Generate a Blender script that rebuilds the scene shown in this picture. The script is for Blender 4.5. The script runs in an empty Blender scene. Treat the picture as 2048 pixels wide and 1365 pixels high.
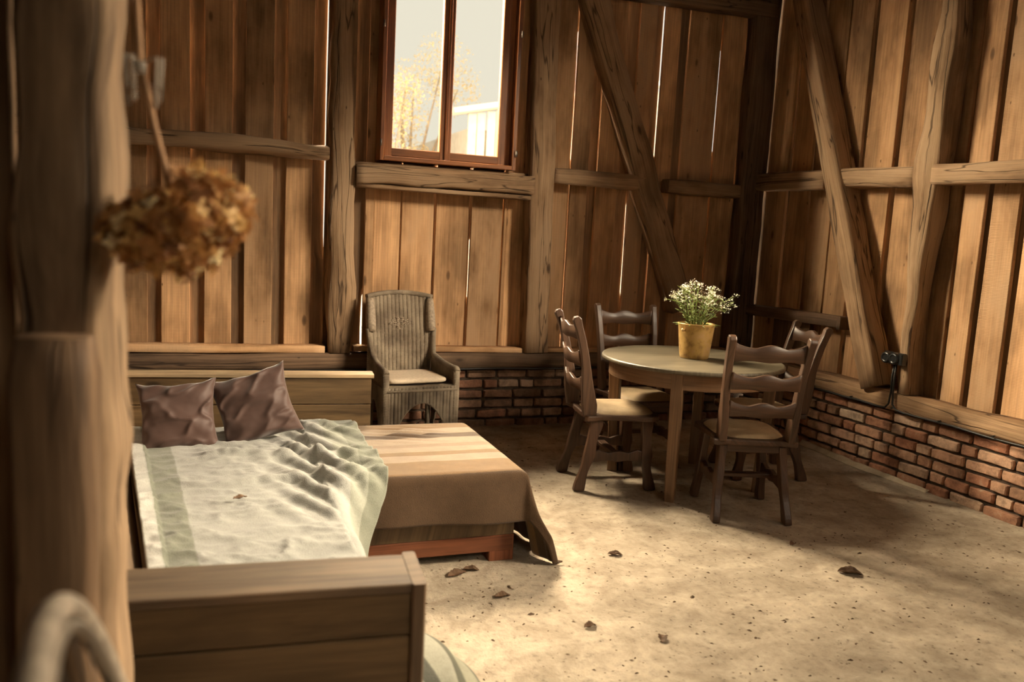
import bpy, bmesh, math, random
from math import sin, cos, pi, sqrt, radians, exp
from mathutils import Vector, Matrix, noise
random.seed(7)
SC = bpy.context.scene
COL = SC.collection

# ------------------------------------------------------------------ camera
cam_d = bpy.data.cameras.new('camera')
cam = bpy.data.objects.new('camera', cam_d)
COL.objects.link(cam)
CAM = Vector((-4.115, -5.641, 1.432))
r_ = Vector((0.93774342, -0.34340076, 0.05208826))
u_ = Vector((-0.00350388, 0.14060748, 0.99005922))
f_ = Vector((0.34731109, 0.92860403, -0.13065051))
mw = Matrix((r_, u_, -f_)).transposed().to_4x4()
mw.translation = CAM
cam.matrix_world = mw
cam_d.sensor_width = 36.0
cam_d.lens = 1646.0 / 2048 * 36
cam_d.clip_start = 0.05
cam_d.dof.use_dof = True
cam_d.dof.focus_distance = 4.3
cam_d.dof.aperture_fstop = 2.4
SC.camera = cam

# ------------------------------------------------------------------ light
SC.view_settings.view_transform = 'Standard'
SC.view_settings.look = 'None'
SC.view_settings.gamma = 1.0
SC.view_settings.use_curve_mapping = False
SC.view_settings.exposure = 0.0

world = bpy.data.worlds.new('sky')
SC.world = world
world.use_nodes = True
wb = world.node_tree.nodes['Background']
wb.inputs[0].default_value = (1.0, 0.945, 0.80, 1)
wb.inputs[1].default_value = 1.04

def area(name, loc, target, sx, sy, power, col):
    d = bpy.data.lights.new(name, 'AREA')
    d.shape = 'RECTANGLE'; d.size = sx; d.size_y = sy
    d.energy = power; d.color = col
    o = bpy.data.objects.new(name, d); COL.objects.link(o)
    o.location = loc
    o.rotation_euler = (Vector(target) - Vector(loc)).to_track_quat('-Z', 'Y').to_euler()
    return o

WARM = (1.0, 0.83, 0.60)
area('daylight_back', (-3.2, 3.4, 5.9), (-2.5, 0, 2.7), 4.6, 2.0, 8000, WARM)           # bright high sky beyond the window
area('daylight_low', (-6.6, 3.2, 4.8), (-2.5, 0, 2.6), 4.2, 2.2, 9800, WARM)            # lower sky to the left outside the window
area('fill_side', (5.4, -6.2, 6.2), (0, -3.8, 2.9), 8.0, 1.5, 6800, WARM)          # fill lamp through a hatch added out of view in the right wall
area('fill_front', (-2.0, -13.0, 7.4), (-2.2, -9, 3.3), 4.0, 3.0, 1000, WARM)      # weak fill lamp with its own added hatch behind the camera
sd = bpy.data.lights.new('sun', 'SUN'); sd.energy = 0.5; sd.angle = radians(3); sd.color = (1, 0.90, 0.74)
so = bpy.data.objects.new('sun', sd); COL.objects.link(so)
so.rotation_euler = Vector((0.80, 0.42, -0.75)).to_track_quat('-Z', 'Y').to_euler()

# ------------------------------------------------------------------ tags
def tag(o, label=None, cat=None, group=None, kind=None):
    if label: o['label'] = label
    if cat: o['category'] = cat
    if group: o['group'] = group
    if kind: o['kind'] = kind
    return o

def empty(name, loc=(0, 0, 0), rz=0.0):
    o = bpy.data.objects.new(name, None); COL.objects.link(o)
    o.location = loc; o.rotation_euler = (0, 0, rz)
    o.empty_display_size = 0.1
    return o

def children(o):
    return [c for c in bpy.data.objects if c.parent == o]

def copy_tree(o, parent=None):
    c = o.copy(); COL.objects.link(c); c.parent = parent
    for ch in children(o):
        copy_tree(ch, c)
    return c

# ------------------------------------------------------------------ mesh builder
class MB:
    def __init__(s):
        s.v = []; s.f = []; s.uv = []; s.r = []; s.mi = []; s.sm = []
    def face(s, idx, uvs=None, rnd=0.5, mi=0, smooth=False):
        s.f.append(idx); s.uv.append(uvs or [(0, 0)] * len(idx)); s.r.append(rnd); s.mi.append(mi); s.sm.append(smooth)
    def rings(s, rings, rnd=None, closed=True, cap0=True, cap1=True, smooth=False, mi=0, off=None):
        """rings: list of lists of points, swept along; uv u = perimeter, v = length"""
        rnd = random.random() if rnd is None else rnd
        ou, ov = off or (random.uniform(0, 50), random.uniform(0, 50))
        base = len(s.v); n = len(rings[0])
        for rg in rings: s.v.extend([tuple(p) for p in rg])
        L = 0.0; Ls = [0.0]
        for a, b in zip(rings, rings[1:]):
            ca = sum((Vector(p) for p in a), Vector()) / n; cb = sum((Vector(p) for p in b), Vector()) / n
            L += (cb - ca).length; Ls.append(L)
        k = max(range(len(rings)), key=lambda i: sum((Vector(rings[i][j]) - Vector(rings[i][j - 1])).length for j in range(n)))
        per = [0.0]
        for j in range(n): per.append(per[-1] + (Vector(rings[k][(j + 1) % n]) - Vector(rings[k][j])).length)
        m = n if closed else n - 1
        for i in range(len(rings) - 1):
            for j in range(m):
                a = base + i * n + j; b = base + i * n + (j + 1) % n
                s.face([a, b, b + n, a + n],
                       [(ou + per[j], ov + Ls[i]), (ou + per[j + 1], ov + Ls[i]), (ou + per[j + 1], ov + Ls[i + 1]), (ou + per[j], ov + Ls[i + 1])],
                       rnd, mi, smooth)
        for do, i, rev in ((cap0, 0, True), (cap1, len(rings) - 1, False)):
            if not (do and closed): continue
            idx = [base + i * n + j for j in range(n)]
            P = [Vector(s.v[q]) for q in idx]
            c = sum(P, Vector()) / n
            ax = (P[0] - c).normalized(); nr = (P[0] - c).cross(P[1] - c)
            nr = nr.normalized() if nr.length > 1e-9 else Vector((0, 0, 1)); ay = nr.cross(ax)
            uv = [(ou + (p - c).dot(ax), ov + (p - c).dot(ay) * .3) for p in P]
            if rev: idx = idx[::-1]; uv = uv[::-1]
            s.face(idx, uv, rnd, mi, False)
        return s
    def beam(s, p0, p1, wdir, w, t, seg=1, jit=0.0, cham=0.004, prof=None, rnd=None, mi=0, seed=None, smooth=False, jf=3.0):
        """box from p0 to p1; w along wdir, t across; chamfered octagonal section; prof(u)->(offw, offt, sw, st)"""
        p0 = Vector(p0); p1 = Vector(p1); d = (p1 - p0).normalized()
        W = Vector(wdir); W = (W - d * W.dot(d)).normalized(); T = d.cross(W)
        sd_ = random.uniform(0, 100) if seed is None else seed
        rg = []
        for i in range(seg + 1):
            u = i / seg
            c = p0.lerp(p1, u); ow = ot = 0.0; sw = st = 1.0
            if prof: ow, ot, sw, st = prof(u)
            hw = w * sw / 2; ht = t * st / 2; ch = min(cham, hw * .9, ht * .9)
            pts = [(-hw + ch, -ht), (hw - ch, -ht), (hw, -ht + ch), (hw, ht - ch), (hw - ch, ht), (-hw + ch, ht), (-hw, ht - ch), (-hw, -ht + ch)]
            ring = []
            L = (p1 - p0).length * u
            for j, (a, b) in enumerate(pts):
                if jit:
                    q = Vector((L * jf + sd_, a * 9 + sd_ * 1.3, b * 9))
                    na = noise.noise(q) * jit; nb = noise.noise(q + Vector((31.7, 0, 0))) * jit
                else: na = nb = 0
                ring.append(c + W * (a + ow + na) + T * (b + ot + nb))
            rg.append(ring)
        return s.rings(rg, rnd=rnd, smooth=smooth, mi=mi)
    def box(s, c, size, rz=0.0, cham=0.003, rnd=None, mi=0, long=None):
        """axis box; grain runs along the longest side"""
        c = Vector(c); sz = list(size)
        k = sz.index(max(sz)) if long is None else long
        axs = [Vector((cos(rz), sin(rz), 0)), Vector((-sin(rz), cos(rz), 0)), Vector((0, 0, 1))]
        d = axs[k] * sz[k] / 2; wi = [i for i in range(3) if i != k]
        wi.sort(key=lambda i: -sz[i])
        # keep T = d x W consistent
        return s.beam(c - d, c + d, axs[wi[0]], sz[wi[0]], sz[wi[1]], 1, 0, cham, None, rnd, mi)
    def tube(s, pts, rad, n=10, rnd=None, smooth=True, cap=True, mi=0):
        pts = [Vector(p) for p in pts]; rg = []
        up = Vector((0.13, 0.27, 0.95)).normalized()
        prevW = None
        for i, p in enumerate(pts):
            d = (pts[min(i + 1, len(pts) - 1)] - pts[max(i - 1, 0)])
            if d.length < 1e-9: d = Vector((0, 0, 1))
            d.normalize()
            if prevW is None:
                W = up.cross(d)
                if W.length < .05: W = Vector((1, 0, 0)).cross(d)
            else: W = prevW - d * prevW.dot(d)
            W.normalize(); prevW = W; T = d.cross(W)
            r = rad[i] if isinstance(rad, (list, tuple)) else rad
            rg.append([p + W * cos(2 * pi * j / n) * r + T * sin(2 * pi * j / n) * r for j in range(n)])
        return s.rings(rg, rnd=rnd, cap0=cap, cap1=cap, smooth=smooth, mi=mi)
    def lathe(s, prof, c=(0, 0, 0), n=40, rnd=None, mi=0, cap0=True, cap1=True):
        c = Vector(c)
        return s.rings([[c + Vector((r * cos(2 * pi * j / n), r * sin(2 * pi * j / n), z)) for j in range(n)] for r, z in prof],
                       rnd=rnd, cap0=cap0, cap1=cap1, smooth=True, mi=mi)
    def prism(s, out, t, org, A, B, rnd=None, mi=0):
        """extrude outline (a,b) by +-t/2 across A x B; grain (v) runs along b"""
        rnd = random.random() if rnd is None else rnd
        ou, ov = random.uniform(0, 50), random.uniform(0, 50)
        org = Vector(org); A = Vector(A).normalized(); B = Vector(B).normalized(); N = A.cross(B)
        n = len(out); base = len(s.v)
        for sg in (-1, 1):
            for a, b in out: s.v.append(tuple(org + A * a + B * b + N * (sg * t / 2)))
        uv = [(ou + a, ov + b) for a, b in out]
        s.face([base + i for i in range(n)][::-1], uv[::-1], rnd, mi)
        s.face([base + n + i for i in range(n)], uv, rnd, mi)
        for i in range(n):
            j = (i + 1) % n
            s.face([base + i, base + j, base + n + j, base + n + i], [(uv[i][0], uv[i][1]), (uv[j][0], uv[j][1]), (uv[j][0] + t, uv[j][1]), (uv[i][0] + t, uv[i][1])], rnd, mi)
        return s
    def grid(s, fn, nu, nv, su=1.0, sv=1.0, rnd=0.5, mi=0, closeu=False):
        base = len(s.v)
        for i in range(nu + 1):
            for j in range(nv + 1):
                s.v.append(tuple(fn(i / nu, j / nv)))
        for i in range(nu):
            for j in range(nv):
                a = base + i * (nv + 1) + j
                s.face([a, a + nv + 1, a + nv + 2, a + 1],
                       [(i / nu * su, j / nv * sv), ((i + 1) / nu * su, j / nv * sv), ((i + 1) / nu * su, (j + 1) / nv * sv), (i / nu * su, (j + 1) / nv * sv)], rnd, mi, True)
        return s
    def build(s, name, mat, parent=None, bevel=0.0, solid=0.0, recalc=True, subsurf=0, bseg=2):
        me = bpy.data.meshes.new(name)
        me.from_pydata(s.v, [], s.f)
        uvl = me.uv_layers.new(name='UVMap')
        flat = [c for uvs in s.uv for q in uvs for c in q]
        uvl.data.foreach_set('uv', flat)
        at = me.attributes.new('rnd', 'FLOAT', 'FACE'); at.data.foreach_set('value', s.r)
        me.polygons.foreach_set('material_index', s.mi)
        me.polygons.foreach_set('use_smooth', s.sm)
        for m in (mat if isinstance(mat, (list, tuple)) else [mat]): me.materials.append(m)
        if recalc:
            b = bmesh.new(); b.from_mesh(me); bmesh.ops.recalc_face_normals(b, faces=b.faces); b.to_mesh(me); b.free()
        me.update()
        o = bpy.data.objects.new(name, me); COL.objects.link(o)
        if parent: o.parent = parent
        if subsurf:
            m = o.modifiers.new('sub', 'SUBSURF'); m.levels = subsurf; m.render_levels = subsurf
        if bevel:
            m = o.modifiers.new('bev', 'BEVEL'); m.width = bevel; m.segments = bseg; m.limit_method = 'ANGLE'; m.angle_limit = radians(35)
            m.harden_normals = False
        if solid:
            m = o.modifiers.new('sol', 'SOLIDIFY'); m.thickness = solid; m.offset = 0
        return o

# ------------------------------------------------------------------ materials
def new_mat(name):
    m = bpy.data.materials.new(name); m.use_nodes = True
    nt = m.node_tree
    return m, nt, nt.nodes['Principled BSDF']

def N(nt, typ, **kw):
    n = nt.nodes.new(typ)
    for k, v in kw.items():
        if k.startswith('i_'):
            key = k[2:]
            key = int(key) if key.isdigit() else key.replace('_', ' ')
            n.inputs[key].default_value = v
        else: setattr(n, k, v)
    return n

def ramp(nt, stops, fac=None, interp='LINEAR'):
    n = nt.nodes.new('ShaderNodeValToRGB'); cr = n.color_ramp; cr.interpolation = interp
    while len(cr.elements) < len(stops): cr.elements.new(0.5)
    for e, (p, c) in zip(cr.elements, stops):
        e.position = p; e.color = (c[0], c[1], c[2], 1) if not isinstance(c, (int, float)) else (c, c, c, 1)
    if fac is not None: nt.links.new(fac, n.inputs[0])
    return n

def mixc(nt, a, b, fac, mode='MIX'):
    n = nt.nodes.new('ShaderNodeMix'); n.data_type = 'RGBA'; n.blend_type = mode
    for sock, val in ((n.inputs[0], fac), (n.inputs[6], a), (n.inputs[7], b)):
        if hasattr(val, 'links') or hasattr(val, 'is_linked'): nt.links.new(val, sock)
        elif isinstance(val, (int, float)): sock.default_value = val
        else: sock.default_value = (val[0], val[1], val[2], 1)
    return n.outputs[2]

def math_(nt, op, a, b=0.0):
    n = nt.nodes.new('ShaderNodeMath'); n.operation = op
    for i, v in enumerate((a, b)):
        if hasattr(v, 'is_linked'): nt.links.new(v, n.inputs[i])
        else: n.inputs[i].default_value = v
    return n.outputs[0]

def wood(name, dark, light, grey=None, rough=0.75, grain=22.0, along=1.1, knots=0.6, cracks=0.0, bump=0.35, saw=0.0, var=0.35, spec=0.3, contrast=1.0, stain=0.4):
    m, nt, bs = new_mat(name); L = nt.links.new
    uv = N(nt, 'ShaderNodeUVMap'); at = N(nt, 'ShaderNodeAttribute', attribute_name='rnd')
    # shift the pattern per piece
    comb = N(nt, 'ShaderNodeCombineXYZ'); L(math_(nt, 'MULTIPLY', at.outputs['Fac'], 17.3), comb.inputs[2])
    add = N(nt, 'ShaderNodeVectorMath', operation='ADD'); L(uv.outputs[0], add.inputs[0]); L(comb.outputs[0], add.inputs[1])
    mp = N(nt, 'ShaderNodeMapping'); mp.inputs['Scale'].default_value = (grain, along, 1); L(add.outputs[0], mp.inputs[0])
    # warp
    wn = N(nt, 'ShaderNodeTexNoise', i_Scale=0.9, i_Detail=2.0); L(mp.outputs[0], wn.inputs['Vector'])
    g1 = N(nt, 'ShaderNodeTexNoise', i_Scale=1.0, i_Detail=6.0, i_Roughness=0.62, i_Distortion=1.2); L(mp.outputs[0], g1.inputs['Vector'])
    mp2 = N(nt, 'ShaderNodeMapping'); mp2.inputs['Scale'].default_value = (grain * 6, along * 2.2, 1); L(add.outputs[0], mp2.inputs[0])
    g2 = N(nt, 'ShaderNodeTexNoise', i_Scale=1.0, i_Detail=3.0, i_Roughness=0.6); L(mp2.outputs[0], g2.inputs['Vector'])
    mp3 = N(nt, 'ShaderNodeMapping'); mp3.inputs['Scale'].default_value = (3.0, 1.2, 1); L(add.outputs[0], mp3.inputs[0])
    big = N(nt, 'ShaderNodeTexNoise', i_Scale=1.4, i_Detail=4.0, i_Roughness=0.55); L(mp3.outputs[0], big.inputs['Vector'])
    c1 = ramp(nt, [(0.5 - .22 / contrast, dark), (0.5 + .2 / contrast, light)], g1.outputs['Fac'])
    fine = ramp(nt, [(0.35, 0.72), (0.62, 1.08)], g2.outputs['Fac'])
    col = mixc(nt, c1.outputs[0], fine.outputs[0], 0.8, 'MULTIPLY')
    # per piece tone
    tone = ramp(nt, [(0.0, 1 - var), (1.0, 1 + var * 0.55)], at.outputs['Fac'])
    col = mixc(nt, col, tone.outputs[0], 1.0, 'MULTIPLY')
    st = ramp(nt, [(0.36, 1.0 - stain), (0.58, 1.0)], big.outputs['Fac'])
    col = mixc(nt, col, st.outputs[0], 1.0, 'MULTIPLY')
    if grey:
        gf = ramp(nt, [(0.42, 0.0), (0.62, 0.85)], big.outputs['Fac'])
        sep = math_(nt, 'FRACT', math_(nt, 'MULTIPLY', at.outputs['Fac'], 7.31))
        col = mixc(nt, col, grey, math_(nt, 'MULTIPLY', gf.outputs[0], math_(nt, 'MULTIPLY', sep, 1.0)))
    h = g1.outputs['Fac']
    if knots:
        mk = N(nt, 'ShaderNodeMapping'); mk.inputs['Scale'].default_value = (7.0, 2.9, 1); L(add.outputs[0], mk.inputs[0])
        vo = N(nt, 'ShaderNodeTexVoronoi', i_Scale=1.0, i_Randomness=1.0); L(mk.outputs[0], vo.inputs['Vector'])
        kn = ramp(nt, [(0.03, 1.0), (0.085, 0.75), (0.13, 0.0)], vo.outputs['Distance'])
        keep = math_(nt, 'GREATER_THAN', N(nt, 'ShaderNodeSeparateColor').outputs[0], 0.0)
        sc = N(nt, 'ShaderNodeSeparateColor'); L(vo.outputs['Color'], sc.inputs[0])
        keep = math_(nt, 'GREATER_THAN', sc.outputs[0], 1.0 - knots * .6)
        kf = math_(nt, 'MULTIPLY', kn.outputs[0], keep)
        md = N(nt, 'ShaderNodeMapping'); md.inputs['Scale'].default_value = (15.0, 7.0, 1); L(add.outputs[0], md.inputs[0])
        v2 = N(nt, 'ShaderNodeTexVoronoi', i_Scale=1.0); L(md.outputs[0], v2.inputs['Vector'])
        s2 = N(nt, 'ShaderNodeSeparateColor'); L(v2.outputs['Color'], s2.inputs[0])
        df = math_(nt, 'MULTIPLY', ramp(nt, [(0.04, 0.9), (0.10, 0.0)], v2.outputs['Distance']).outputs[0], math_(nt, 'GREATER_THAN', s2.outputs[1], 1.0 - knots * .35))
        # darker ring and halo round each knot
        halo = math_(nt, 'MULTIPLY', ramp(nt, [(0.10, 0.45), (0.30, 0.0)], vo.outputs['Distance']).outputs[0], keep)
        col = mixc(nt, col, tuple(x * 0.6 for x in dark), halo)
        kf = math_(nt, 'MAXIMUM', kf, df)
        col = mixc(nt, col, tuple(x * 0.22 for x in dark), kf)
        h = math_(nt, 'SUBTRACT', h, math_(nt, 'MULTIPLY', kf, 0.35))
    if cracks:
        mc = N(nt, 'ShaderNodeMapping'); mc.inputs['Scale'].default_value = (9.0, 0.55, 1); L(add.outputs[0], mc.inputs[0])
        cn = N(nt, 'ShaderNodeTexNoise', i_Scale=1.0, i_Detail=3.0, i_Roughness=0.5, i_Distortion=0.6); L(mc.outputs[0], cn.inputs['Vector'])
        cr = ramp(nt, [(0.488, 0.0), (0.498, 1.0), (0.502, 1.0), (0.512, 0.0)], cn.outputs['Fac'])
        cf = math_(nt, 'MULTIPLY', cr.outputs[0], cracks)
        col = mixc(nt, col, tuple(x * 0.18 for x in dark), cf)
        h = math_(nt, 'SUBTRACT', h, math_(nt, 'MULTIPLY', cf, 0.8))
    if saw:
        ms = N(nt, 'ShaderNodeMapping'); ms.inputs['Scale'].default_value = (1.5, 1, 1); L(add.outputs[0], ms.inputs[0])
        wv = N(nt, 'ShaderNodeTexWave', wave_type='BANDS', bands_direction='Y', i_Scale=38.0, i_Distortion=1.2, i_Detail=1.0); L(ms.outputs[0], wv.inputs['Vector'])
        h = math_(nt, 'ADD', h, math_(nt, 'MULTIPLY', wv.outputs['Fac'], saw))
    h = math_(nt, 'ADD', h, math_(nt, 'MULTIPLY', g2.outputs['Fac'], 0.4))
    L(col, bs.inputs['Base Color'])
    bp = N(nt, 'ShaderNodeBump', i_Strength=bump, i_Distance=0.006); L(h, bp.inputs['Height']); L(bp.outputs[0], bs.inputs['Normal'])
    bs.inputs['Roughness'].default_value = rough
    bs.inputs['Specular IOR Level'].default_value = spec
    return m

def plain(name, col, rough=0.6, metal=0.0, nscale=0, namp=0.25, bump=0.0, spec=0.4, col2=None, sheen=0.0, coord='Object', bdist=0.004):
    m, nt, bs = new_mat(name); L = nt.links.new
    bs.inputs['Base Color'].default_value = (*col, 1)
    bs.inputs['Roughness'].default_value = rough; bs.inputs['Metallic'].default_value = metal
    bs.inputs['Specular IOR Level'].default_value = spec
    if sheen: bs.inputs['Sheen Weight'].default_value = sheen
    if nscale:
        tc = N(nt, 'ShaderNodeTexCoord')
        no = N(nt, 'ShaderNodeTexNoise', i_Scale=nscale, i_Detail=5.0, i_Roughness=0.6); L(tc.outputs[coord], no.inputs['Vector'])
        c2 = col2 or tuple(x * (1 - namp * 2) for x in col)
        rp = ramp(nt, [(0.35, c2), (0.62, col)], no.outputs['Fac']); L(rp.outputs[0], bs.inputs['Base Color'])
        if bump:
            bp = N(nt, 'ShaderNodeBump', i_Strength=bump, i_Distance=bdist); L(no.outputs['Fac'], bp.inputs['Height']); L(bp.outputs[0], bs.inputs['Normal'])
    return m

M = {}
M['board'] = wood('board_wood', (0.50, 0.27, 0.125), (0.76, 0.45, 0.225), grey=(0.44, 0.29, 0.17), rough=0.8, grain=15, along=0.9, knots=1.0, saw=0.35, var=0.42, bump=0.4, stain=0.5)
M['board_old'] = wood('old_board_wood', (0.13, 0.075, 0.04), (0.28, 0.175, 0.095), rough=0.85, grain=15, along=0.9, knots=0.5, var=0.3, bump=0.3)
M['timber'] = wood('hewn_timber', (0.27, 0.155, 0.08), (0.50, 0.32, 0.18), grey=(0.33, 0.235, 0.15), rough=0.85, grain=26, along=0.9, knots=0.55, cracks=0.9, var=0.30, bump=0.8, stain=0.45)
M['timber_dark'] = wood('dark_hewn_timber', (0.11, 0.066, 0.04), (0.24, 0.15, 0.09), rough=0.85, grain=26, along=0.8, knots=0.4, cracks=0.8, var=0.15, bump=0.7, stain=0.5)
M['oak'] = wood('dark_oak', (0.048, 0.023, 0.012), (0.115, 0.058, 0.031), rough=0.42, grain=30, along=2.0, knots=0, var=0.15, bump=0.1, spec=0.5, stain=0.25)
M['table_top'] = wood('worn_table_oak', (0.085, 0.068, 0.042), (0.17, 0.14, 0.092), rough=0.45, grain=16, along=1.6, knots=0, var=0.1, bump=0.08, spec=0.45, stain=0.3)
M['table_leg'] = wood('table_oak', (0.13, 0.07, 0.035), (0.25, 0.14, 0.07), rough=0.5, grain=30, along=1.4, knots=0, var=0.1, bump=0.1, spec=0.45, stain=0.2)
M['bench'] = wood('stained_bench_pine', (0.085, 0.05, 0.022), (0.20, 0.125, 0.058), rough=0.5, grain=9, along=0.9, knots=0.5, var=0.2, bump=0.12, spec=0.4, contrast=1.6, stain=0.3)
M['bench_cap'] = wood('bench_cap_pine', (0.36, 0.24, 0.13), (0.62, 0.46, 0.28), rough=0.5, grain=12, along=1.0, knots=0.3, var=0.15, bump=0.12, spec=0.5)
M['arm_cap'] = wood('arm_cap_pine', (0.15, 0.09, 0.048), (0.31, 0.205, 0.12), rough=0.62, grain=10, along=1.0, knots=0.4, var=0.1, bump=0.12, spec=0.5, contrast=1.4)
M['red_base'] = wood('reddish_base_board', (0.16, 0.05, 0.022), (0.28, 0.10, 0.045), rough=0.6, grain=14, along=1.0, knots=0.2, var=0.1)
M['window'] = wood('varnished_window_wood', (0.20, 0.065, 0.018), (0.42, 0.155, 0.045), rough=0.32, grain=24, along=1.2, knots=0, var=0.15, bump=0.08, spec=0.6)
M['floorwood'] = M['board_old']
M['black'] = plain('black_plastic', (0.012, 0.013, 0.013), 0.28, spec=0.6)
M['cable'] = plain('black_cable', (0.018, 0.016, 0.014), 0.5)
M['nail'] = plain('nail_iron', (0.22, 0.20, 0.18), 0.4, 0.8)
M['mortar'] = plain('dark_mortar', (0.075, 0.05, 0.034), 0.95, nscale=30, namp=0.3, bump=0.6)
M['cream'] = plain('cream_cushion_cloth', (0.66, 0.54, 0.40), 0.9, nscale=60, namp=0.08, bump=0.1)
M['tan'] = plain('tan_seat_pad', (0.50, 0.37, 0.22), 0.62, nscale=7, namp=0.16, bump=0.12)
M['leaf'] = plain('green_leaf', (0.20, 0.26, 0.05), 0.6, nscale=30, namp=0.25)
M['petal'] = plain('white_petal', (0.86, 0.84, 0.66), 0.7)
M['twine'] = plain('raffia_twine', (0.58, 0.50, 0.40), 0.9, nscale=60, namp=0.2)
M['stem'] = plain('dried_stem', (0.48, 0.26, 0.12), 0.7, nscale=20, namp=0.2)
M['tyre'] = plain('worn_grey_tyre', (0.42, 0.35, 0.27), 0.55, nscale=25, namp=0.25, bump=0.15)
M['rim'] = plain('dull_steel_rim', (0.30, 0.26, 0.21), 0.35, 0.7)
M['iron'] = plain('dark_steel', (0.12, 0.10, 0.08), 0.45, 0.8)
M['debris'] = plain('dark_crumbs', (0.11, 0.07, 0.04), 0.9)
M['dry_leaf'] = plain('dry_leaf', (0.15, 0.085, 0.045), 0.8, nscale=30, namp=0.2)
M['render'] = plain('lime_render', (0.46, 0.38, 0.27), 0.9, nscale=12, namp=0.12, bump=0.4)
M['gravel'] = plain('pale_yard_gravel', (0.80, 0.76, 0.66), 0.95, nscale=3, namp=0.05)
M['shed_board'] = plain('silvered_shed_board', (0.72, 0.66, 0.58), 0.9, nscale=8, namp=0.08)
M['shed_roof'] = plain('pale_shed_roof', (0.80, 0.77, 0.70), 0.8)
M['autumn'] = plain('autumn_leaf', (0.76, 0.56, 0.26), 0.8, nscale=0.8, namp=0.1, col2=(0.80, 0.70, 0.46))
M['trunk'] = plain('tree_bark', (0.42, 0.34, 0.26), 0.9)

# brass pot with worn patches
m, nt, bs = new_mat('aged_brass'); M['brass'] = m
tc = N(nt, 'ShaderNodeTexCoord'); no = N(nt, 'ShaderNodeTexNoise', i_Scale=14.0, i_Detail=6.0, i_Roughness=0.65); nt.links.new(tc.outputs['Object'], no.inputs['Vector'])
rp = ramp(nt, [(0.35, (0.24, 0.135, 0.05)), (0.5, (0.44, 0.28, 0.085)), (0.66, (0.46, 0.29, 0.13))], no.outputs['Fac']); nt.links.new(rp.outputs[0], bs.inputs['Base Color'])
rr = ramp(nt, [(0.3, 0.62), (0.7, 0.36)], no.outputs['Fac']); nt.links.new(rr.outputs[0], bs.inputs['Roughness']); bs.inputs['Metallic'].default_value = 0.45

# brick
def brick_mat(name, k):
    m, nt, bs = new_mat(name)
    tc = N(nt, 'ShaderNodeTexCoord'); at = N(nt, 'ShaderNodeAttribute', attribute_name='rnd')
    no = N(nt, 'ShaderNodeTexNoise', i_Scale=11.0, i_Detail=7.0, i_Roughness=0.7); nt.links.new(tc.outputs['Object'], no.inputs['Vector'])
    n2 = N(nt, 'ShaderNodeTexNoise', i_Scale=55.0, i_Detail=4.0, i_Roughness=0.7); nt.links.new(tc.outputs['Object'], n2.inputs['Vector'])
    base = ramp(nt, [(0.0, (0.26, 0.15, 0.09)), (0.3, (0.42, 0.18, 0.10)), (0.55, (0.36, 0.21, 0.125)), (0.75, (0.52, 0.29, 0.18)), (0.92, (0.56, 0.38, 0.26)), (1.0, (0.60, 0.46, 0.33))], at.outputs['Fac'])
    dirt = ramp(nt, [(0.38, 0.35), (0.56, 1.0)], no.outputs['Fac'])
    c = mixc(nt, base.outputs[0], dirt.outputs[0], 0.75, 'MULTIPLY')
    pale = ramp(nt, [(0.58, 0.0), (0.70, 0.65)], no.outputs['Fac']); c = mixc(nt, c, (0.50, 0.39, 0.28), pale.outputs[0])
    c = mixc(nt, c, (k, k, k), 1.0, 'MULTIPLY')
    nt.links.new(c, bs.inputs['Base Color']); bs.inputs['Roughness'].default_value = 0.9
    hb = math_(nt, 'ADD', no.outputs['Fac'], math_(nt, 'MULTIPLY', n2.outputs['Fac'], 0.5))
    bp = N(nt, 'ShaderNodeBump', i_Strength=0.7, i_Distance=0.01); nt.links.new(hb, bp.inputs['Height']); nt.links.new(bp.outputs[0], bs.inputs['Normal'])
    return m
M['brick'] = brick_mat('old_brick', 1.0)
M['brick_dark'] = brick_mat('dark_brick', 0.55)  # evenly darker copy of the brick, used on the back wall plinth

# floor: pale trodden clay and concrete
m, nt, bs = new_mat('rough_clay_floor'); M['floor'] = m; L = nt.links.new
tc = N(nt, 'ShaderNodeTexCoord')
def fn(scale, det=6.0, ro=0.6, dist=0.0):
    n = N(nt, 'ShaderNodeTexNoise', i_Scale=scale, i_Detail=det, i_Roughness=ro, i_Distortion=dist); L(tc.outputs['Object'], n.inputs['Vector']); return n.outputs['Fac']
a1 = fn(0.9, 5, .6, .5); a2 = fn(5.0, 7, .65, .4); a3 = fn(26.0, 5, .7); a4 = fn(90.0, 3, .6)
c0 = ramp(nt, [(0.34, (0.30, 0.24, 0.175)), (0.64, (0.50, 0.42, 0.32))], a2)
c1 = ramp(nt, [(0.35, 0.78), (0.6, 1.05)], a1); c = mixc(nt, c0.outputs[0], c1.outputs[0], 1.0, 'MULTIPLY')
c2 = ramp(nt, [(0.30, 0.45), (0.43, 0.92), (0.62, 1.10)], a3); c = mixc(nt, c, c2.outputs[0], 0.75, 'MULTIPLY')
vo = N(nt, 'ShaderNodeTexVoronoi', i_Scale=15.0); L(tc.outputs['Object'], vo.inputs['Vector'])
sc = N(nt, 'ShaderNodeSeparateColor'); L(vo.outputs['Color'], sc.inputs[0])
pit = math_(nt, 'MULTIPLY', ramp(nt, [(0.05, 1.0), (0.14, 0.0)], vo.outputs['Distance']).outputs[0], math_(nt, 'GREATER_THAN', sc.outputs[0], 0.62))
vo2 = N(nt, 'ShaderNodeTexVoronoi', i_Scale=38.0); L(tc.outputs['Object'], vo2.inputs['Vector'])
sc2 = N(nt, 'ShaderNodeSeparateColor'); L(vo2.outputs['Color'], sc2.inputs[0])
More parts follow.
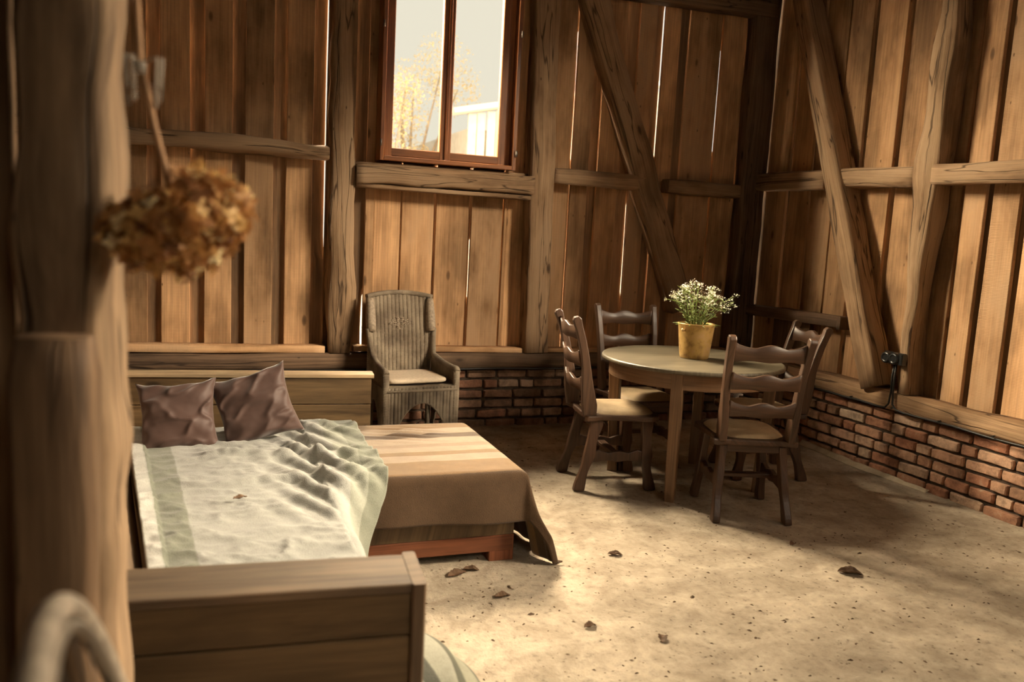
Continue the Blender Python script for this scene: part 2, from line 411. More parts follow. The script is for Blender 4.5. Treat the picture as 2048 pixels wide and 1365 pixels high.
pit2 = math_(nt, 'MULTIPLY', ramp(nt, [(0.08, 1.0), (0.2, 0.0)], vo2.outputs['Distance']).outputs[0], math_(nt, 'GREATER_THAN', sc2.outputs[0], 0.72))
pt = math_(nt, 'MAXIMUM', pit, math_(nt, 'MULTIPLY', pit2, 0.7))
c = mixc(nt, c, (0.10, 0.062, 0.035), math_(nt, 'MULTIPLY', pt, 0.9))
L(c, bs.inputs['Base Color']); bs.inputs['Roughness'].default_value = 0.9; bs.inputs['Specular IOR Level'].default_value = 0.2
h = math_(nt, 'ADD', math_(nt, 'MULTIPLY', a2, 2.2), math_(nt, 'ADD', a3, math_(nt, 'MULTIPLY', a4, 0.35)))
h = math_(nt, 'SUBTRACT', h, math_(nt, 'MULTIPLY', pt, 0.9))
bp = N(nt, 'ShaderNodeBump', i_Strength=0.55, i_Distance=0.012); L(h, bp.inputs['Height']); L(bp.outputs[0], bs.inputs['Normal'])

# window glass
m, nt, bs = new_mat('window_glass'); M['glass'] = m
nt.nodes.remove(bs); tr = N(nt, 'ShaderNodeBsdfTransparent'); gl = N(nt, 'ShaderNodeBsdfGlossy', i_Roughness=0.03); mx = N(nt, 'ShaderNodeMixShader'); mx.inputs[0].default_value = 0.05
tr.inputs[0].default_value = (0.94, 0.935, 0.91, 1)
nt.links.new(tr.outputs[0], mx.inputs[1]); nt.links.new(gl.outputs[0], mx.inputs[2]); nt.links.new(mx.outputs[0], nt.nodes['Material Output'].inputs[0])

# wicker: fine weave on top of modelled ribs
m, nt, bs = new_mat('grey_wicker'); M['wicker'] = m; L = nt.links.new
uv = N(nt, 'ShaderNodeUVMap'); tc = N(nt, 'ShaderNodeTexCoord')
mp = N(nt, 'ShaderNodeMapping'); mp.inputs['Scale'].default_value = (1, 1, 1); L(uv.outputs[0], mp.inputs[0])
wv = N(nt, 'ShaderNodeTexWave', wave_type='BANDS', bands_direction='Y', i_Scale=55.0, i_Distortion=0.8, i_Detail=1.0); L(mp.outputs[0], wv.inputs['Vector'])
wx = N(nt, 'ShaderNodeTexWave', wave_type='BANDS', bands_direction='X', i_Scale=20.0, i_Distortion=0.5); L(mp.outputs[0], wx.inputs['Vector'])
no = N(nt, 'ShaderNodeTexNoise', i_Scale=9.0, i_Detail=6.0); L(tc.outputs['Object'], no.inputs['Vector'])
cc = ramp(nt, [(0.35, (0.19, 0.14, 0.095)), (0.65, (0.40, 0.32, 0.225))], no.outputs['Fac'])
dk = ramp(nt, [(0.0, 0.42), (0.45, 1.0)], wv.outputs['Fac']); c = mixc(nt, cc.outputs[0], dk.outputs[0], 0.85, 'MULTIPLY')
L(c, bs.inputs['Base Color']); bs.inputs['Roughness'].default_value = 0.7
bp = N(nt, 'ShaderNodeBump', i_Strength=0.8, i_Distance=0.004); L(wv.outputs['Fac'], bp.inputs['Height']); L(bp.outputs[0], bs.inputs['Normal'])

M['wicker_pale'] = plain('worn_wicker_binding', (0.36, 0.28, 0.20), 0.7, nscale=60, namp=0.22, bump=0.5)
def cloth_mat(name, stops, axis='X', rough=0.95, weave=260.0, bump=0.25, mott=0.12, sheen=0.2):
    """stops: (position, colour) across the UV axis (0..1), constant interpolation"""
    m, nt, bs = new_mat(name); L = nt.links.new
    uv = N(nt, 'ShaderNodeUVMap'); sp = N(nt, 'ShaderNodeSeparateXYZ'); L(uv.outputs[0], sp.inputs[0])
    tc = N(nt, 'ShaderNodeTexCoord')
    wob = N(nt, 'ShaderNodeTexNoise', i_Scale=6.0, i_Detail=3.0); L(tc.outputs['Object'], wob.inputs['Vector'])
    t = math_(nt, 'ADD', sp.outputs[0 if axis == 'X' else 1], math_(nt, 'MULTIPLY', math_(nt, 'SUBTRACT', wob.outputs['Fac'], 0.5), 0.012))
    rp = ramp(nt, stops, t)
    no = N(nt, 'ShaderNodeTexNoise', i_Scale=10.0, i_Detail=6.0, i_Roughness=0.7); L(tc.outputs['Object'], no.inputs['Vector'])
    mt = ramp(nt, [(0.35, 1 - mott * 1.6), (0.65, 1 + mott * .4)], no.outputs['Fac'])
    c = mixc(nt, rp.outputs[0], mt.outputs[0], 1.0, 'MULTIPLY')
    ck = N(nt, 'ShaderNodeTexVoronoi', i_Scale=weave); L(tc.outputs['Object'], ck.inputs['Vector'])
    ws = ramp(nt, [(0.2, 1.0), (0.6, 0.82)], ck.outputs['Distance']); c = mixc(nt, c, ws.outputs[0], 0.9, 'MULTIPLY')
    L(c, bs.inputs['Base Color']); bs.inputs['Roughness'].default_value = rough
    bs.inputs['Specular IOR Level'].default_value = 0.15
    bs.inputs['Sheen Weight'].default_value = sheen
    hh = math_(nt, 'ADD', ck.outputs['Distance'], math_(nt, 'MULTIPLY', no.outputs['Fac'], 1.5))
    bp = N(nt, 'ShaderNodeBump', i_Strength=bump, i_Distance=0.004); L(hh, bp.inputs['Height']); L(bp.outputs[0], bs.inputs['Normal'])
    return m

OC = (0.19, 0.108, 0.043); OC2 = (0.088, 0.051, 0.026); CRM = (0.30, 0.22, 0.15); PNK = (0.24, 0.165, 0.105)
def bands(lst):
    out = []
    for i, (p, c) in enumerate(lst):
        if i: out.append((p - 0.004, lst[i - 1][1]))
        out.append((p, c))
    return out
WHT = (0.40, 0.40, 0.365); GRN = (0.225, 0.235, 0.185); FLC = (0.60, 0.60, 0.55)
M['green_blanket'] = cloth_mat('green_and_white_blanket', bands([(0.0, FLC), (0.05, GRN), (0.155, WHT), (0.80, (0.34, 0.35, 0.29)), (0.90, GRN)]), 'X', mott=0.1)
M['brown_satin'] = plain('brown_satin', (0.072, 0.033, 0.023), 0.62, nscale=5, namp=0.08, sheen=0.35, spec=0.45)
M['roll'] = cloth_mat('grey_striped_wool', bands([(0.0, (0.36, 0.35, 0.22)), (0.04, (0.09, 0.09, 0.055)), (0.085, (0.30, 0.29, 0.21)), (0.15, (0.09, 0.09, 0.06)), (0.19, (0.34, 0.33, 0.26)), (0.27, (0.08, 0.08, 0.06)), (0.31, (0.46, 0.45, 0.38)), (0.7, (0.20, 0.2, 0.15))]), 'X')
M['denim'] = plain('blue_cloth', (0.13, 0.16, 0.25), 0.8, nscale=10, namp=0.15, bump=0.1, sheen=0.2)

m = plain('hydrangea_petal', (0.55, 0.27, 0.08), 0.6, nscale=30, namp=0.2, col2=(0.30, 0.13, 0.045)); M['hyd'] = m
nt = m.node_tree; bs = nt.nodes['Principled BSDF']
at = N(nt, 'ShaderNodeAttribute', attribute_name='rnd')
rp = ramp(nt, [(0.0, (0.20, 0.085, 0.03)), (0.45, (0.46, 0.21, 0.065)), (0.8, (0.78, 0.50, 0.18)), (0.93, (0.97, 0.82, 0.45))], at.outputs['Fac']); nt.links.new(rp.outputs[0], bs.inputs['Base Color'])
bs.inputs['Transmission Weight'].default_value = 0.0
tl = N(nt, 'ShaderNodeBsdfTranslucent'); nt.links.new(rp.outputs[0], tl.inputs[0]); mx = N(nt, 'ShaderNodeMixShader'); mx.inputs[0].default_value = 0.35
nt.links.new(bs.outputs[0], mx.inputs[1]); nt.links.new(tl.outputs[0], mx.inputs[2]); nt.links.new(mx.outputs[0], nt.nodes['Material Output'].inputs[0])

# ================================================================== ROOM SHELL
XW, YW, ZT = -6.2, -9.0, 4.4        # far sides of the barn room
# floor
fb = MB(); n = 60
fb.grid(lambda a, b: (XW - .3 + a * (-XW + .7), YW - .3 + b * (-YW + .7), 0), 20, 24)
tag(fb.build('floor', M['floor']), kind='structure')

def boards(mb, L0, L1, along, face, out, z0, z1, gap0=.004, gap1=.012, mat=0, wmin=.17, wmax=.27):
    pass

def wall_boards(axis, edges, zlo, zhi, face=0.10, hole=None, seed=1):
    """inner boards (edge pairs) + cover boards behind the gaps. axis 'x' (back wall) or 'y' (right wall); outwards is + face."""
    rs = random.Random(seed); mb = MB()
    def put(a, b, f0, th, z0, z1, mi, jit=.0035, sg=14):
        c = (a + b) / 2; w = b - a
        if axis == 'x': p0 = (c, f0 + th / 2, z0); p1 = (c, f0 + th / 2, z1); wd = (1, 0, 0)
        else: p0 = (f0 + th / 2, c, z0); p1 = (f0 + th / 2, c, z1); wd = (0, 1, 0)
        mb.beam(p0, p1, wd, w, th, sg, jit, .003, None, rs.random(), mi, jf=1.2)
    def split(a, b, f0, th, mi, jit=.0035):
        if hole and b > hole[0] + .005 and a < hole[1] - .005:
            if a < hole[0] - .03: put(a, hole[0], f0, th, zlo, zhi, mi, .001)
            if b > hole[1] + .03: put(hole[1], b, f0, th, zlo, zhi, mi, .001)
            a2, b2 = max(a, hole[0]), min(b, hole[1])
            put(a2, b2, f0, th, zlo, hole[2], mi, .001); put(a2, b2, f0, th, hole[3], zhi, mi, .001)
        else: put(a, b, f0, th, zlo, zhi, mi, jit, 48 if mi else 14)
    edges = sorted(edges)
    for i, e in enumerate(edges):
        split(e[0], e[1], face + rs.uniform(0, .006), .026, 0)
    for e, g in zip(edges, edges[1:]):
        gap = g[0] - e[1]; slit = max(e[2] if len(e) > 2 else 0, 0)
        lo = e[1] - .035; hi = g[0] + .035
        if hi - lo > .02:
            k = len(mb.v); split(lo, hi, face + .040, .024, 1, .002)
            if slit:
                slit -= .007 if e[1] > -1.6 else (.003 if e[1] > -3.1 else 0)   # a warped cover board leaves a thin wedge of daylight beside the next board
                s0, s1 = e[3]
                for q in range(k, len(mb.v)):
                    vx, vy, vz = mb.v[q]
                    t = 1 - abs((vz - (s0 + s1) / 2) / ((s1 - s0) / 2)) ** 2
                    if t > 0:
                        if axis == 'x' and vx > (lo + hi) / 2: mb.v[q] = (vx - (.035 + slit) * min(1, t * 4) + slit * .6 * (1 - t), vy, vz)
    return mb

# ---- back wall (boards at y = .10, timber faces at y = 0)
bk = [(-4.762, -4.66), (-4.64, -4.475), (-4.395, -4.221), (-4.135, -3.968), (-3.889, -3.71), (-3.628, -3.457, .005, (1.15, 3.1)),
      (-3.37, -3.18, .008, (.50, 1.0)), (-3.095, -2.85), (-2.840, -2.61), (-2.591, -2.351, .001, (.9, 1.4)), (-2.328, -2.092), (-2.080, -1.909),
      (-1.83, -1.585, .001, (1.9, 3.0)), (-1.566, -1.428), (-1.352, -1.176, .003, (.9, 1.8)), (-1.071, -0.929, .006, (2.0, 3.3)), (-0.858, -0.718), (-0.64, -0.352, .003, (2.1, 3.0)), (-0.337, -0.131, .002, (2.0, 2.6)), (-0.07, 0.10)]
x = -4.84
rs = random.Random(5)
while x > XW - .2:
    w = rs.uniform(.16, .22); bk.append((x - w, x)); x -= w + .07
WX0, WX1, WZ0, WZ1 = -3.035, -2.06, 1.87, 3.50
mb = wall_boards('x', bk, .44, ZT, hole=(WX0, WX1, WZ0, WZ1), seed=3)
back = tag(mb.build('wall_back', [M['board'], M['board_old']]), kind='structure')
# ---- right wall (boards at x = .10)
rt = [(-0.266, -0.02, 0), (-0.523, -0.31), (-0.783, -0.551), (-1.013, -0.798), (-1.312, -1.06), (-1.587, -1.36), (-1.873, -1.66), (-2.046, -1.90), (-2.267, -2.095), (-2.50, -2.315)]
y = -2.57; rs = random.Random(9)
while y > YW - .2:
    w = rs.uniform(.17, .24); rt.append((y - w, y)); y -= w + rs.choice([.012, .03, .06])
mb = wall_boards('y', [(a[0], a[1]) for a in rt], .50, ZT, hole=(-4.7, -2.75, 2.25, 3.7), seed=8)  # unseen opening added to admit the side fill onto the back wall
mb.beam((.145, .055, .5), (.145, .055, 2.35), (0, 1, 0), .20, .02, 4, 0, .002, None, .3, 1)
mb.beam((.145, .066, 2.35), (.145, .064, ZT), (0, 1, 0), .165, .02, 4, 0, .002, None, .3, 1)
right = tag(mb.build('wall_right', [M['board'], M['board_old']]), kind='structure')
# ---- left and front walls, out of view, plain planking
def plank_wall(name, axis, pos, a0, a1, hole=None):
    rs = random.Random(hash(name) % 97 if False else len(name)); mb = MB(); a = a0
    def put(p, q, z0, z1):
        c = (p + q) / 2
        if axis == 'x': mb.beam((c, pos, z0), (c, pos, z1), (1, 0, 0), q - p, .03, 1, 0, .003, None, rs.random())
        else: mb.beam((pos, c, z0), (pos, c, z1), (0, 1, 0), q - p, .03, 1, 0, .003, None, rs.random())
    while a < a1 - .01:
        b = min(a + rs.uniform(.2, .3), a1)
        if hole and a < hole[0] < b: b = hole[0]
        if hole and a < hole[1] < b: b = hole[1]
        if hole and a >= hole[0] - .001 and b <= hole[1] + .001:
            if hole[2] > 0: put(a, b, 0, hole[2])
            put(a, b, hole[3], ZT)
        else: put(a, b, 0, ZT)
        a = b
    return tag(mb.build(name, M['board_old']), kind='structure')
plank_wall('wall_left', 'y', XW, YW, .15)
plank_wall('wall_front', 'x', YW, XW, .15, hole=(-3.4, -0.9, 2.3, 4.1))  # opening in the front wall added for the front fill
mb = MB()
yy = YW - .2
while yy < .3:
    mb.box(((XW + .1) / 2, yy + .12, ZT + .02), (-XW + .6, .236, .04), rnd=random.random()); yy += .24
tag(mb.build('ceiling', M['board_old']), kind='structure')

# ---- brick plinths
def plinth(axis, a0, a1, ztop, seed, name, parent, mat=None):
    rs = random.Random(seed); mb = MB(); H = .066; J = .011
    z = -.012; row = 0
    while z < ztop - .02:
        h = min(H, ztop - z); a = a0 - rs.uniform(0, .2) - (0.12 if row % 2 else 0)
        while a < a1:
            ln = rs.choice([.235, .235, .115, .235, .115, .17]); b = min(a + ln, a1)
            if b - a > .03 and b > a0:
                aa = max(a, a0); pr = rs.uniform(-.008, .008)
                out = rs.uniform(0, .006)
                dep = .10
                # rounded, slightly irregular brick: face towards the room at -out
                pts = []
                nu, nv = 5, 3
                base = len(mb.v)
                c0 = (aa + b) / 2; rnd = rs.random()
                w2 = (b - aa) / 2 - J / 2; h2 = h / 2 - J / 2 * .8
                tilt = rs.uniform(-.02, .02)
                rings = []
                for k, (sc_, d_) in enumerate(((1.0, dep), (1.0, .012), (.985, .004), (.93, -.002))):
                    ring = []
                    m_ = 6
                    per = [(-1 + 2 * i / m_, -1) for i in range(m_)] + [(1, -1 + 2 * i / 2) for i in range(2)] + [(1 - 2 * i / m_, 1) for i in range(m_)] + [(-1, 1 - 2 * i / 2) for i in range(2)]
                    for (s_, t_) in per:
                        ww = w2 - (1 - sc_) * .12; hh = h2 - (1 - sc_) * .09
                        pa = s_ * ww; pz = t_ * hh
                        q = Vector((c0 * 7 + pa * 16, z * 9 + pz * 20, seed + k * .3))
                        if abs(s_) > .9 and abs(t_) > .9: pa *= .965; pz *= .93
                        pa += noise.noise(q) * .006; pz += noise.noise(q + Vector((9, 3, 1))) * .005 + tilt * pa
                        dd = d_ + pr + noise.noise(q + Vector((2, 8, 5))) * .004
                        A_, Z_ = c0 + pa, z + h / 2 + pz
                        ring.append((A_, dd, Z_) if axis == 'x' else (dd, A_, Z_))
                    rings.append(ring)
                mb.rings(rings, rnd=rnd, smooth=False)
            a = b
        z += H + J * .75; row += 1
    o = mb.build(name, mat or M['brick'], parent)
    return o
plinth('x', XW, -.01, .435, 3, 'brick_courses', back, M['brick_dark'])
plinth('y', YW + .2, -.02, .435, 11, 'brick_courses', right)
m1 = MB(); m1.box(((XW) / 2 + .065, .075, .2235), (-XW + .13, .11, .447)); m1.build('mortar_bed', M['mortar'], back)
m1 = MB(); m1.box((.075, YW / 2 - .02, .2235), (.11, -YW - .1, .447)); m1.build('mortar_bed', M['mortar'], right)

# ================================================================== TIMBER FRAME
def timber(name, p0, p1, wd, w, t, label, cat, group=None, jit=.02, seg=26, mat='timber', prof=None, seed=None, rnd=.5, cham=.014, jf=3.0):
    mb = MB(); mb.beam(p0, p1, wd, w, t, seg, jit, cham, prof, rnd, 0, seed, True, jf)
    o = mb.build(name, M[mat]); return tag(o, label, cat, group)
D = .10   # timbers fill y 0..0.10 in front of the boards (protrude a little more)
def yb(z0, z1=None): pass
PO = 'upright posts of the timber wall frame'; RA = 'horizontal rails of the timber wall frame'; BR = 'diagonal braces of the timber wall frame'; SI = 'sill beams on the brick plinth'
# posts of back wall
def pl_prof(u):   # left post: bulges and leans a bit
    return (.012 * sin(u * 7 + 1), 0, 1 + .10 * sin(u * 9), 1)
timber('wall_post', (-3.282, .025, .556), (-3.272, .025, ZT - .01), (1, 0, 0), .155, .145, 'rough split grey-brown upright post just left of the window, with a long dark crack', 'post', PO, .03, 34, 'timber', pl_prof, 4.2)
timber('wall_post', (-1.825, .025, .556), (-1.905, .025, ZT - .01), (1, 0, 0), .185, .145, 'straight square upright post just right of the window', 'post', PO, .012, 26, 'timber', None, 7.7)
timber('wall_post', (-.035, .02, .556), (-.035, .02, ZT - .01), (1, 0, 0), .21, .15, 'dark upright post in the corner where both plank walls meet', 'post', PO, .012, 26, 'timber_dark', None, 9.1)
# right wall post
def pr_prof(u):
    k = exp(-((u - .06) / .12) ** 2)
    return (.0 + .012 * sin(u * 8), 0, 1.0 - .42 * exp(-((u - .09) / .13) ** 2) - .05 * sin(u * 11), 1)
timber('wall_post', (.03, -1.735, .556), (.03, -1.735, ZT - .01), (0, 1, 0), .145, .15, 'crooked bark-edged upright post of the right wall above the black socket', 'post', PO, .03, 40, 'timber', pr_prof, 2.6)
# rails
timber('wall_rail', (-5.9, .03, 1.925), (-3.365, .03, 1.892), (0, 0, 1), .098, .12, 'wavy weathered rail left of the window, running behind the hanging flower head', 'rail', RA, .03, 40, 'timber', None, 1.5)
timber('wall_rail', (-3.19, .0, 1.768), (-1.925, .0, 1.772), (0, 0, 1), .118, .17, 'thick cracked beam directly under the window', 'beam', RA, .016, 26, 'timber', None, 6.5)
timber('window_ledger', (-3.187, .02, 1.695), (-1.94, .02, 1.684), (0, 0, 1), .028, .16, 'thin board under the thick beam below the window', 'board', None, .004, 10, 'timber', None, 3.5, cham=.004)
timber('window_ledger', (-3.187, .055, 1.842), (-1.945, .055, 1.845), (0, 0, 1), .026, .09, 'thin board lying on the beam, just beneath the window frame', 'board', None, .004, 10, 'timber', None, 4.5, cham=.004)
timber('wall_rail', (-1.75, .03, 1.858), (-.95, .03, 1.854), (0, 0, 1), .108, .12, 'short rail right of the window, between post and diagonal brace', 'rail', RA, .014, 20, 'timber', None, 12.5)
timber('wall_rail', (-.80, .03, 1.852), (-.125, .03, 1.848), (0, 0, 1), .106, .12, 'short rail between the back wall brace and the dark corner post', 'rail', RA, .014, 18, 'timber', None, 13.5)
timber('wall_rail', (.03, .06, 1.932), (.03, -.83, 1.918), (0, 0, 1), .132, .12, 'rail of the right wall from the dark corner to the diagonal brace', 'rail', RA, .008, 18, 'timber', None, 15.5)
timber('wall_rail', (.02, -.945, 1.919), (.02, -1.645, 1.902), (0, 0, 1), .128, .14, 'brightly lit short rail of the right wall between brace and crooked post', 'rail', RA, .014, 20, 'timber', None, 16.5)
timber('wall_rail', (.01, -1.80, 1.908), (.01, -5.2, 1.86), (0, 0, 1), .122, .16, 'rail right of the crooked post with a split square end', 'rail', RA, .014, 60, 'timber', None, 17.5)
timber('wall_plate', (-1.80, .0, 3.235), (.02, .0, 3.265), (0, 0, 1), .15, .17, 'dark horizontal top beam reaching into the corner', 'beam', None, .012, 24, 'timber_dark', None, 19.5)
# braces
timber('wall_brace', (-.595, .04, .90), (-1.74, .04, 3.72), (1, 0, 0), .185, .16, 'long diagonal brace of the back wall, behind the white flowers', 'brace', BR, .018, 34, 'timber', None, 21.5)
timber('wall_brace', (.0, -1.50, .555), (.0, -.24, 3.72), (0, 1, 0), .158, .17, 'bright diagonal brace of the right wall standing on the sill beam', 'brace', BR, .014, 34, 'timber', None, 23.5, rnd=.9)
# sills
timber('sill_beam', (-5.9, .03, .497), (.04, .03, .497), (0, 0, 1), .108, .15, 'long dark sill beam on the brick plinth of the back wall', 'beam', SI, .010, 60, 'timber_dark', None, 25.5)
timber('sill_beam', (.035, .1, .497), (.035, -6.5, .497), (0, 0, 1), .112, .16, 'pale worn sill beam on the brick plinth of the right wall', 'beam', SI, .012, 70, 'timber', None, 27.5, rnd=.85)
timber('ledger_board', (-4.9, .035, .588), (-3.365, .035, .574), (0, 0, 1), .050, .10, 'narrow pale board lying on the sill beam behind the brown pillows', 'board', None, .005, 20, 'board', None, 28.5, cham=.004, rnd=.95)
timber('ledger_board', (-3.17, .035, .582), (-1.925, .035, .570), (0, 0, 1), .036, .10, 'narrow board on the sill beam behind the wicker chair', 'board', None, .004, 18, 'board', None, 29.5, cham=.004, rnd=.8)
timber('ledger_board', (-1.73, .035, .57), (-.15, .035, .57), (0, 0, 1), .032, .10, 'narrow board on the sill beam behind the ladder-back chairs', 'board', None, .004, 18, 'board', None, 30.5, cham=.004, rnd=.5)
# low rail with hatch boards, right wall by the corner
timber('hatch_rail', (.035, -.03, .912), (.035, -1.115, .934), (0, 0, 1), .082, .10, 'short dark rail low on the right wall behind the right-hand chair', 'rail', None, .006, 16, 'timber_dark', None, 31.5, cham=.006)
timber('hatch_stub', (.02, -1.125, .975), (.02, -1.125, .885), (0, 1, 0), .035, .11, 'small dark peg block at the end of the low dark rail', 'block', None, .002, 3, 'timber_dark', None, 32.5, cham=.004)
mb = MB(); mb.beam((.075, -.52, .56), (.075, -.52, .875), (0, 1, 0), .42, .02, 3, .002, .002, None, .2)
tag(mb.build('grimy_board', M['board_old']), 'small dark grimy board below the low dark rail in the corner', 'board')

# ================================================================== WINDOW
win = tag(empty('window_1', (0, 0, 0)), kind='structure')
FY = .045
mb = MB(); cw = .030
for (a, b) in (((WX0 + cw / 2, FY, WZ0), (WX0 + cw / 2, FY, WZ1)), ((WX1 - cw / 2, FY, WZ0), (WX1 - cw / 2, FY, WZ1))):
    mb.beam(a, b, (1, 0, 0), cw, .17, 1, 0, .004)
mb.beam((WX0 + cw, FY, WZ0 + cw / 2), (WX1 - cw, FY, WZ0 + cw / 2), (0, 0, 1), cw, .17, 1, 0, .004)
mb.beam((WX0 + cw, FY, WZ1 - cw / 2), (WX1 - cw, FY, WZ1 - cw / 2), (0, 0, 1), cw, .17, 1, 0, .004)
mb.build('window_frame', M['window'], win)
mid = -2.568; sw = .055
for (a, b, sy) in ((WX0 + cw + .004, mid - .004, .02), (mid + .004, WX1 - cw - .045, .02)):
    s_ = MB(); z0 = WZ0 + cw + .004; z1 = WZ1 - cw - .004
    for xx in (a + sw / 2, b - (.022 if b < mid else sw / 2)):
        w_ = sw if xx == a + sw / 2 else (.044 if b < mid else sw)
        if a > mid and xx == a + sw / 2: w_ = .03; xx = a + .015
        s_.beam((xx, sy, z0), (xx, sy, z1), (1, 0, 0), w_, .045, 1, 0, .005)
    s_.beam((a + .02, sy, z0 + sw / 2), (b - .02, sy, z0 + sw / 2), (0, 0, 1), sw, .042, 1, 0, .005)
    s_.beam((a + .02, sy, z1 - sw / 2), (b - .02, sy, z1 - sw / 2), (0, 0, 1), sw, .042, 1, 0, .005)
    sash = s_.build('sash', M['window'], win)
    g = MB(); g.box(((a + b) / 2, sy + .005, (z0 + z1) / 2), (b - a - .05, .004, z1 - z0 - .08), cham=.0005)
    g.build('pane', M['glass'], sash)
mb = MB(); mb.beam((mid - .003, -.009, WZ0 + cw + .006), (mid - .003, -.009, WZ1 - cw), (1, 0, 0), .022, .014, 1, 0, .003)
mb.build('cover_strip', M['window'], win)
mb = MB(); mb.beam((WX1 - cw - .022, .05, WZ0 + cw), (WX1 - cw - .022, .05, WZ1 - cw), (1, 0, 0), .042, .06, 1, 0, .003, None, .95)
mb.build('reveal_strip', M['window'], win)
for hx, hz in ((WX0 + .004, 1.985), (WX0 + .004, 2.75), (WX1 - .004, 1.985), (WX1 - .004, 2.80)):
    mb = MB(); mb.tube([(hx, -.048, hz - .022), (hx, -.048, hz + .022)], .007, 10); mb.build('hinge', M['nail'], win)

# ================================================================== OUTSIDE
mb = MB(); mb.grid(lambda a, b: (-30 + a * 70, .6 + b * 45, -.15), 4, 4)
tag(mb.build('yard_ground', M['gravel']), kind='structure')
shed = tag(empty('shed', (1.15, 12.0, -.15)), 'pale plank shed with an overhanging roof seen through the right window pane', 'shed')
mb = MB()
for i in range(22):
    xx = 0.14 + i * .22; hz = 3.98 + i * .045
    mb.beam((xx, (i % 2) * .05, 0), (xx, (i % 2) * .05, hz + .12), (1, 0, 0), .19, .03, 1, 0, .003, None, random.random())
mb.box((2.4, 3.0, 1.9), (4.6, 5.6, 3.8)); mb.build('shed_wall', M['shed_board'], shed)
mb = MB(); mb.beam((-.45, -.2, 4.05), (5.2, -.2, 5.30), (0, 1, 0), .9, .10, 1, 0, .01); mb.build('shed_roof', M['shed_roof'], shed)
def leafcloud(name, centers, n, size, parent, seed):
    rs = random.Random(seed); mb = MB()
    for i in range(n):
        c, r = rs.choice(centers)
        d = Vector((rs.gauss(0, 1), rs.gauss(0, 1), rs.gauss(0, 1))).normalized() * r * rs.random() ** .4
        p = Vector(c) + d
        a = Vector((rs.gauss(0, 1), rs.gauss(0, 1), rs.gauss(0, 1))).normalized(); b = a.orthogonal().normalized(); s_ = size * rs.uniform(.6, 1.4)
        k = len(mb.v)
        for q in (a, b * .6, -a, -b * .6): mb.v.append(tuple(p + q * s_))
        mb.face([k, k + 1, k + 2, k + 3], None, rs.random())
    return mb.build(name, M['autumn'], parent, recalc=False)
def tree(loc, cs, n, label, seed, hgt):
    t = tag(empty('autumn_tree', loc), label, 'tree', 'trees in the yard')
    mb = MB(); mb.tube([(0, 0, 0), (.05, 0, hgt * .4), (-.05, .05, hgt * .8)], [.12, .09, .03], 8); mb.build('trunk', M['trunk'], t)
    mb = MB()
    for c, r in cs: mb.tube([(0, 0, hgt * .3), Vector((0, 0, hgt * .3)).lerp(Vector(c), .5) + Vector((.05, 0, .1)), c], [.05, .035, .012], 6)
    mb.build('branch', M['trunk'], t)
    leafcloud('foliage', cs, n, .036, t, seed)
tree((.35, 14.5, -.15), [((.2, 0, 4.9), .8), ((-.1, 0, 4.0), .7), ((.9, 0, 5.6), .75), ((1.3, 0, 5.0), .7), ((.1, 0, 3.2), .6)], 2600, 'golden autumn tree rising behind the shed roof in the right pane', 3, 5.2)
tree((-.6, 12.5, -.15), [((.2, 0, 3.9), .5), ((.5, 0, 4.5), .45), ((-.3, 0, 3.5), .6), ((-.8, 0, 3.3), .55), ((.0, 0, 2.9), .7)], 1800, 'sparse yellow tree seen through the left window pane', 8, 4.5)

# ================================================================== TABLE
TC = (-1.420, -1.492)
table = tag(empty('round_table', (TC[0], TC[1], 0), 0), 'round wooden dining table with a worn greyish top and square legs', 'table')
mb = MB(); R = .532
mb.rings([[Vector((r * cos(a), r * sin(a), z)) for a in [2 * pi * j / 72 for j in range(72)]] for r, z in ((R - .012, .726), (R - .002, .729), (R, .734), (R, .744), (R - .004, .749), (R - .012, .751))], smooth=True, cap0=True, cap1=False)
# top face with planks grain by uv = xy
k = len(mb.v); pts = [(cos(2 * pi * j / 72) * (R - .012), sin(2 * pi * j / 72) * (R - .012)) for j in range(72)]
mb.v.extend([(a, b, .751) for a, b in pts]); mb.face(list(range(k, k + 72)), [(b, a) for a, b in pts], .5)
mb.build('tabletop', M['table_top'], table)
mb = MB(); RA_ = .485
ring = []
for (r, z) in ((RA_, .637), (RA_, .726), (RA_ - .022, .726), (RA_ - .022, .637)): ring.append((r, z))
segs = 72; rings = [[Vector((r * cos(2 * pi * i / segs), r * sin(2 * pi * i / segs), z)) for r, z in ring] for i in range(segs + 1)]
mb.rings(rings, smooth=False, cap0=False, cap1=False); mb.build('apron', M['table_leg'], table)
for k in range(4):
    a = -2.285 + k * pi / 2; rr = .455
    p = Vector((rr * cos(a), rr * sin(a), 0)); wd = Vector((-sin(a), cos(a), 0))
    q = p * (.432 / .455)
    mb = MB(); mb.beam((q.x, q.y, 0), (p.x * 1.01, p.y * 1.01, .727), wd, .068, .068, 4, 0, .005, lambda u: (0, 0, .82 + .18 * u, .82 + .18 * u))
    mb.build('leg', M['table_leg'], table)

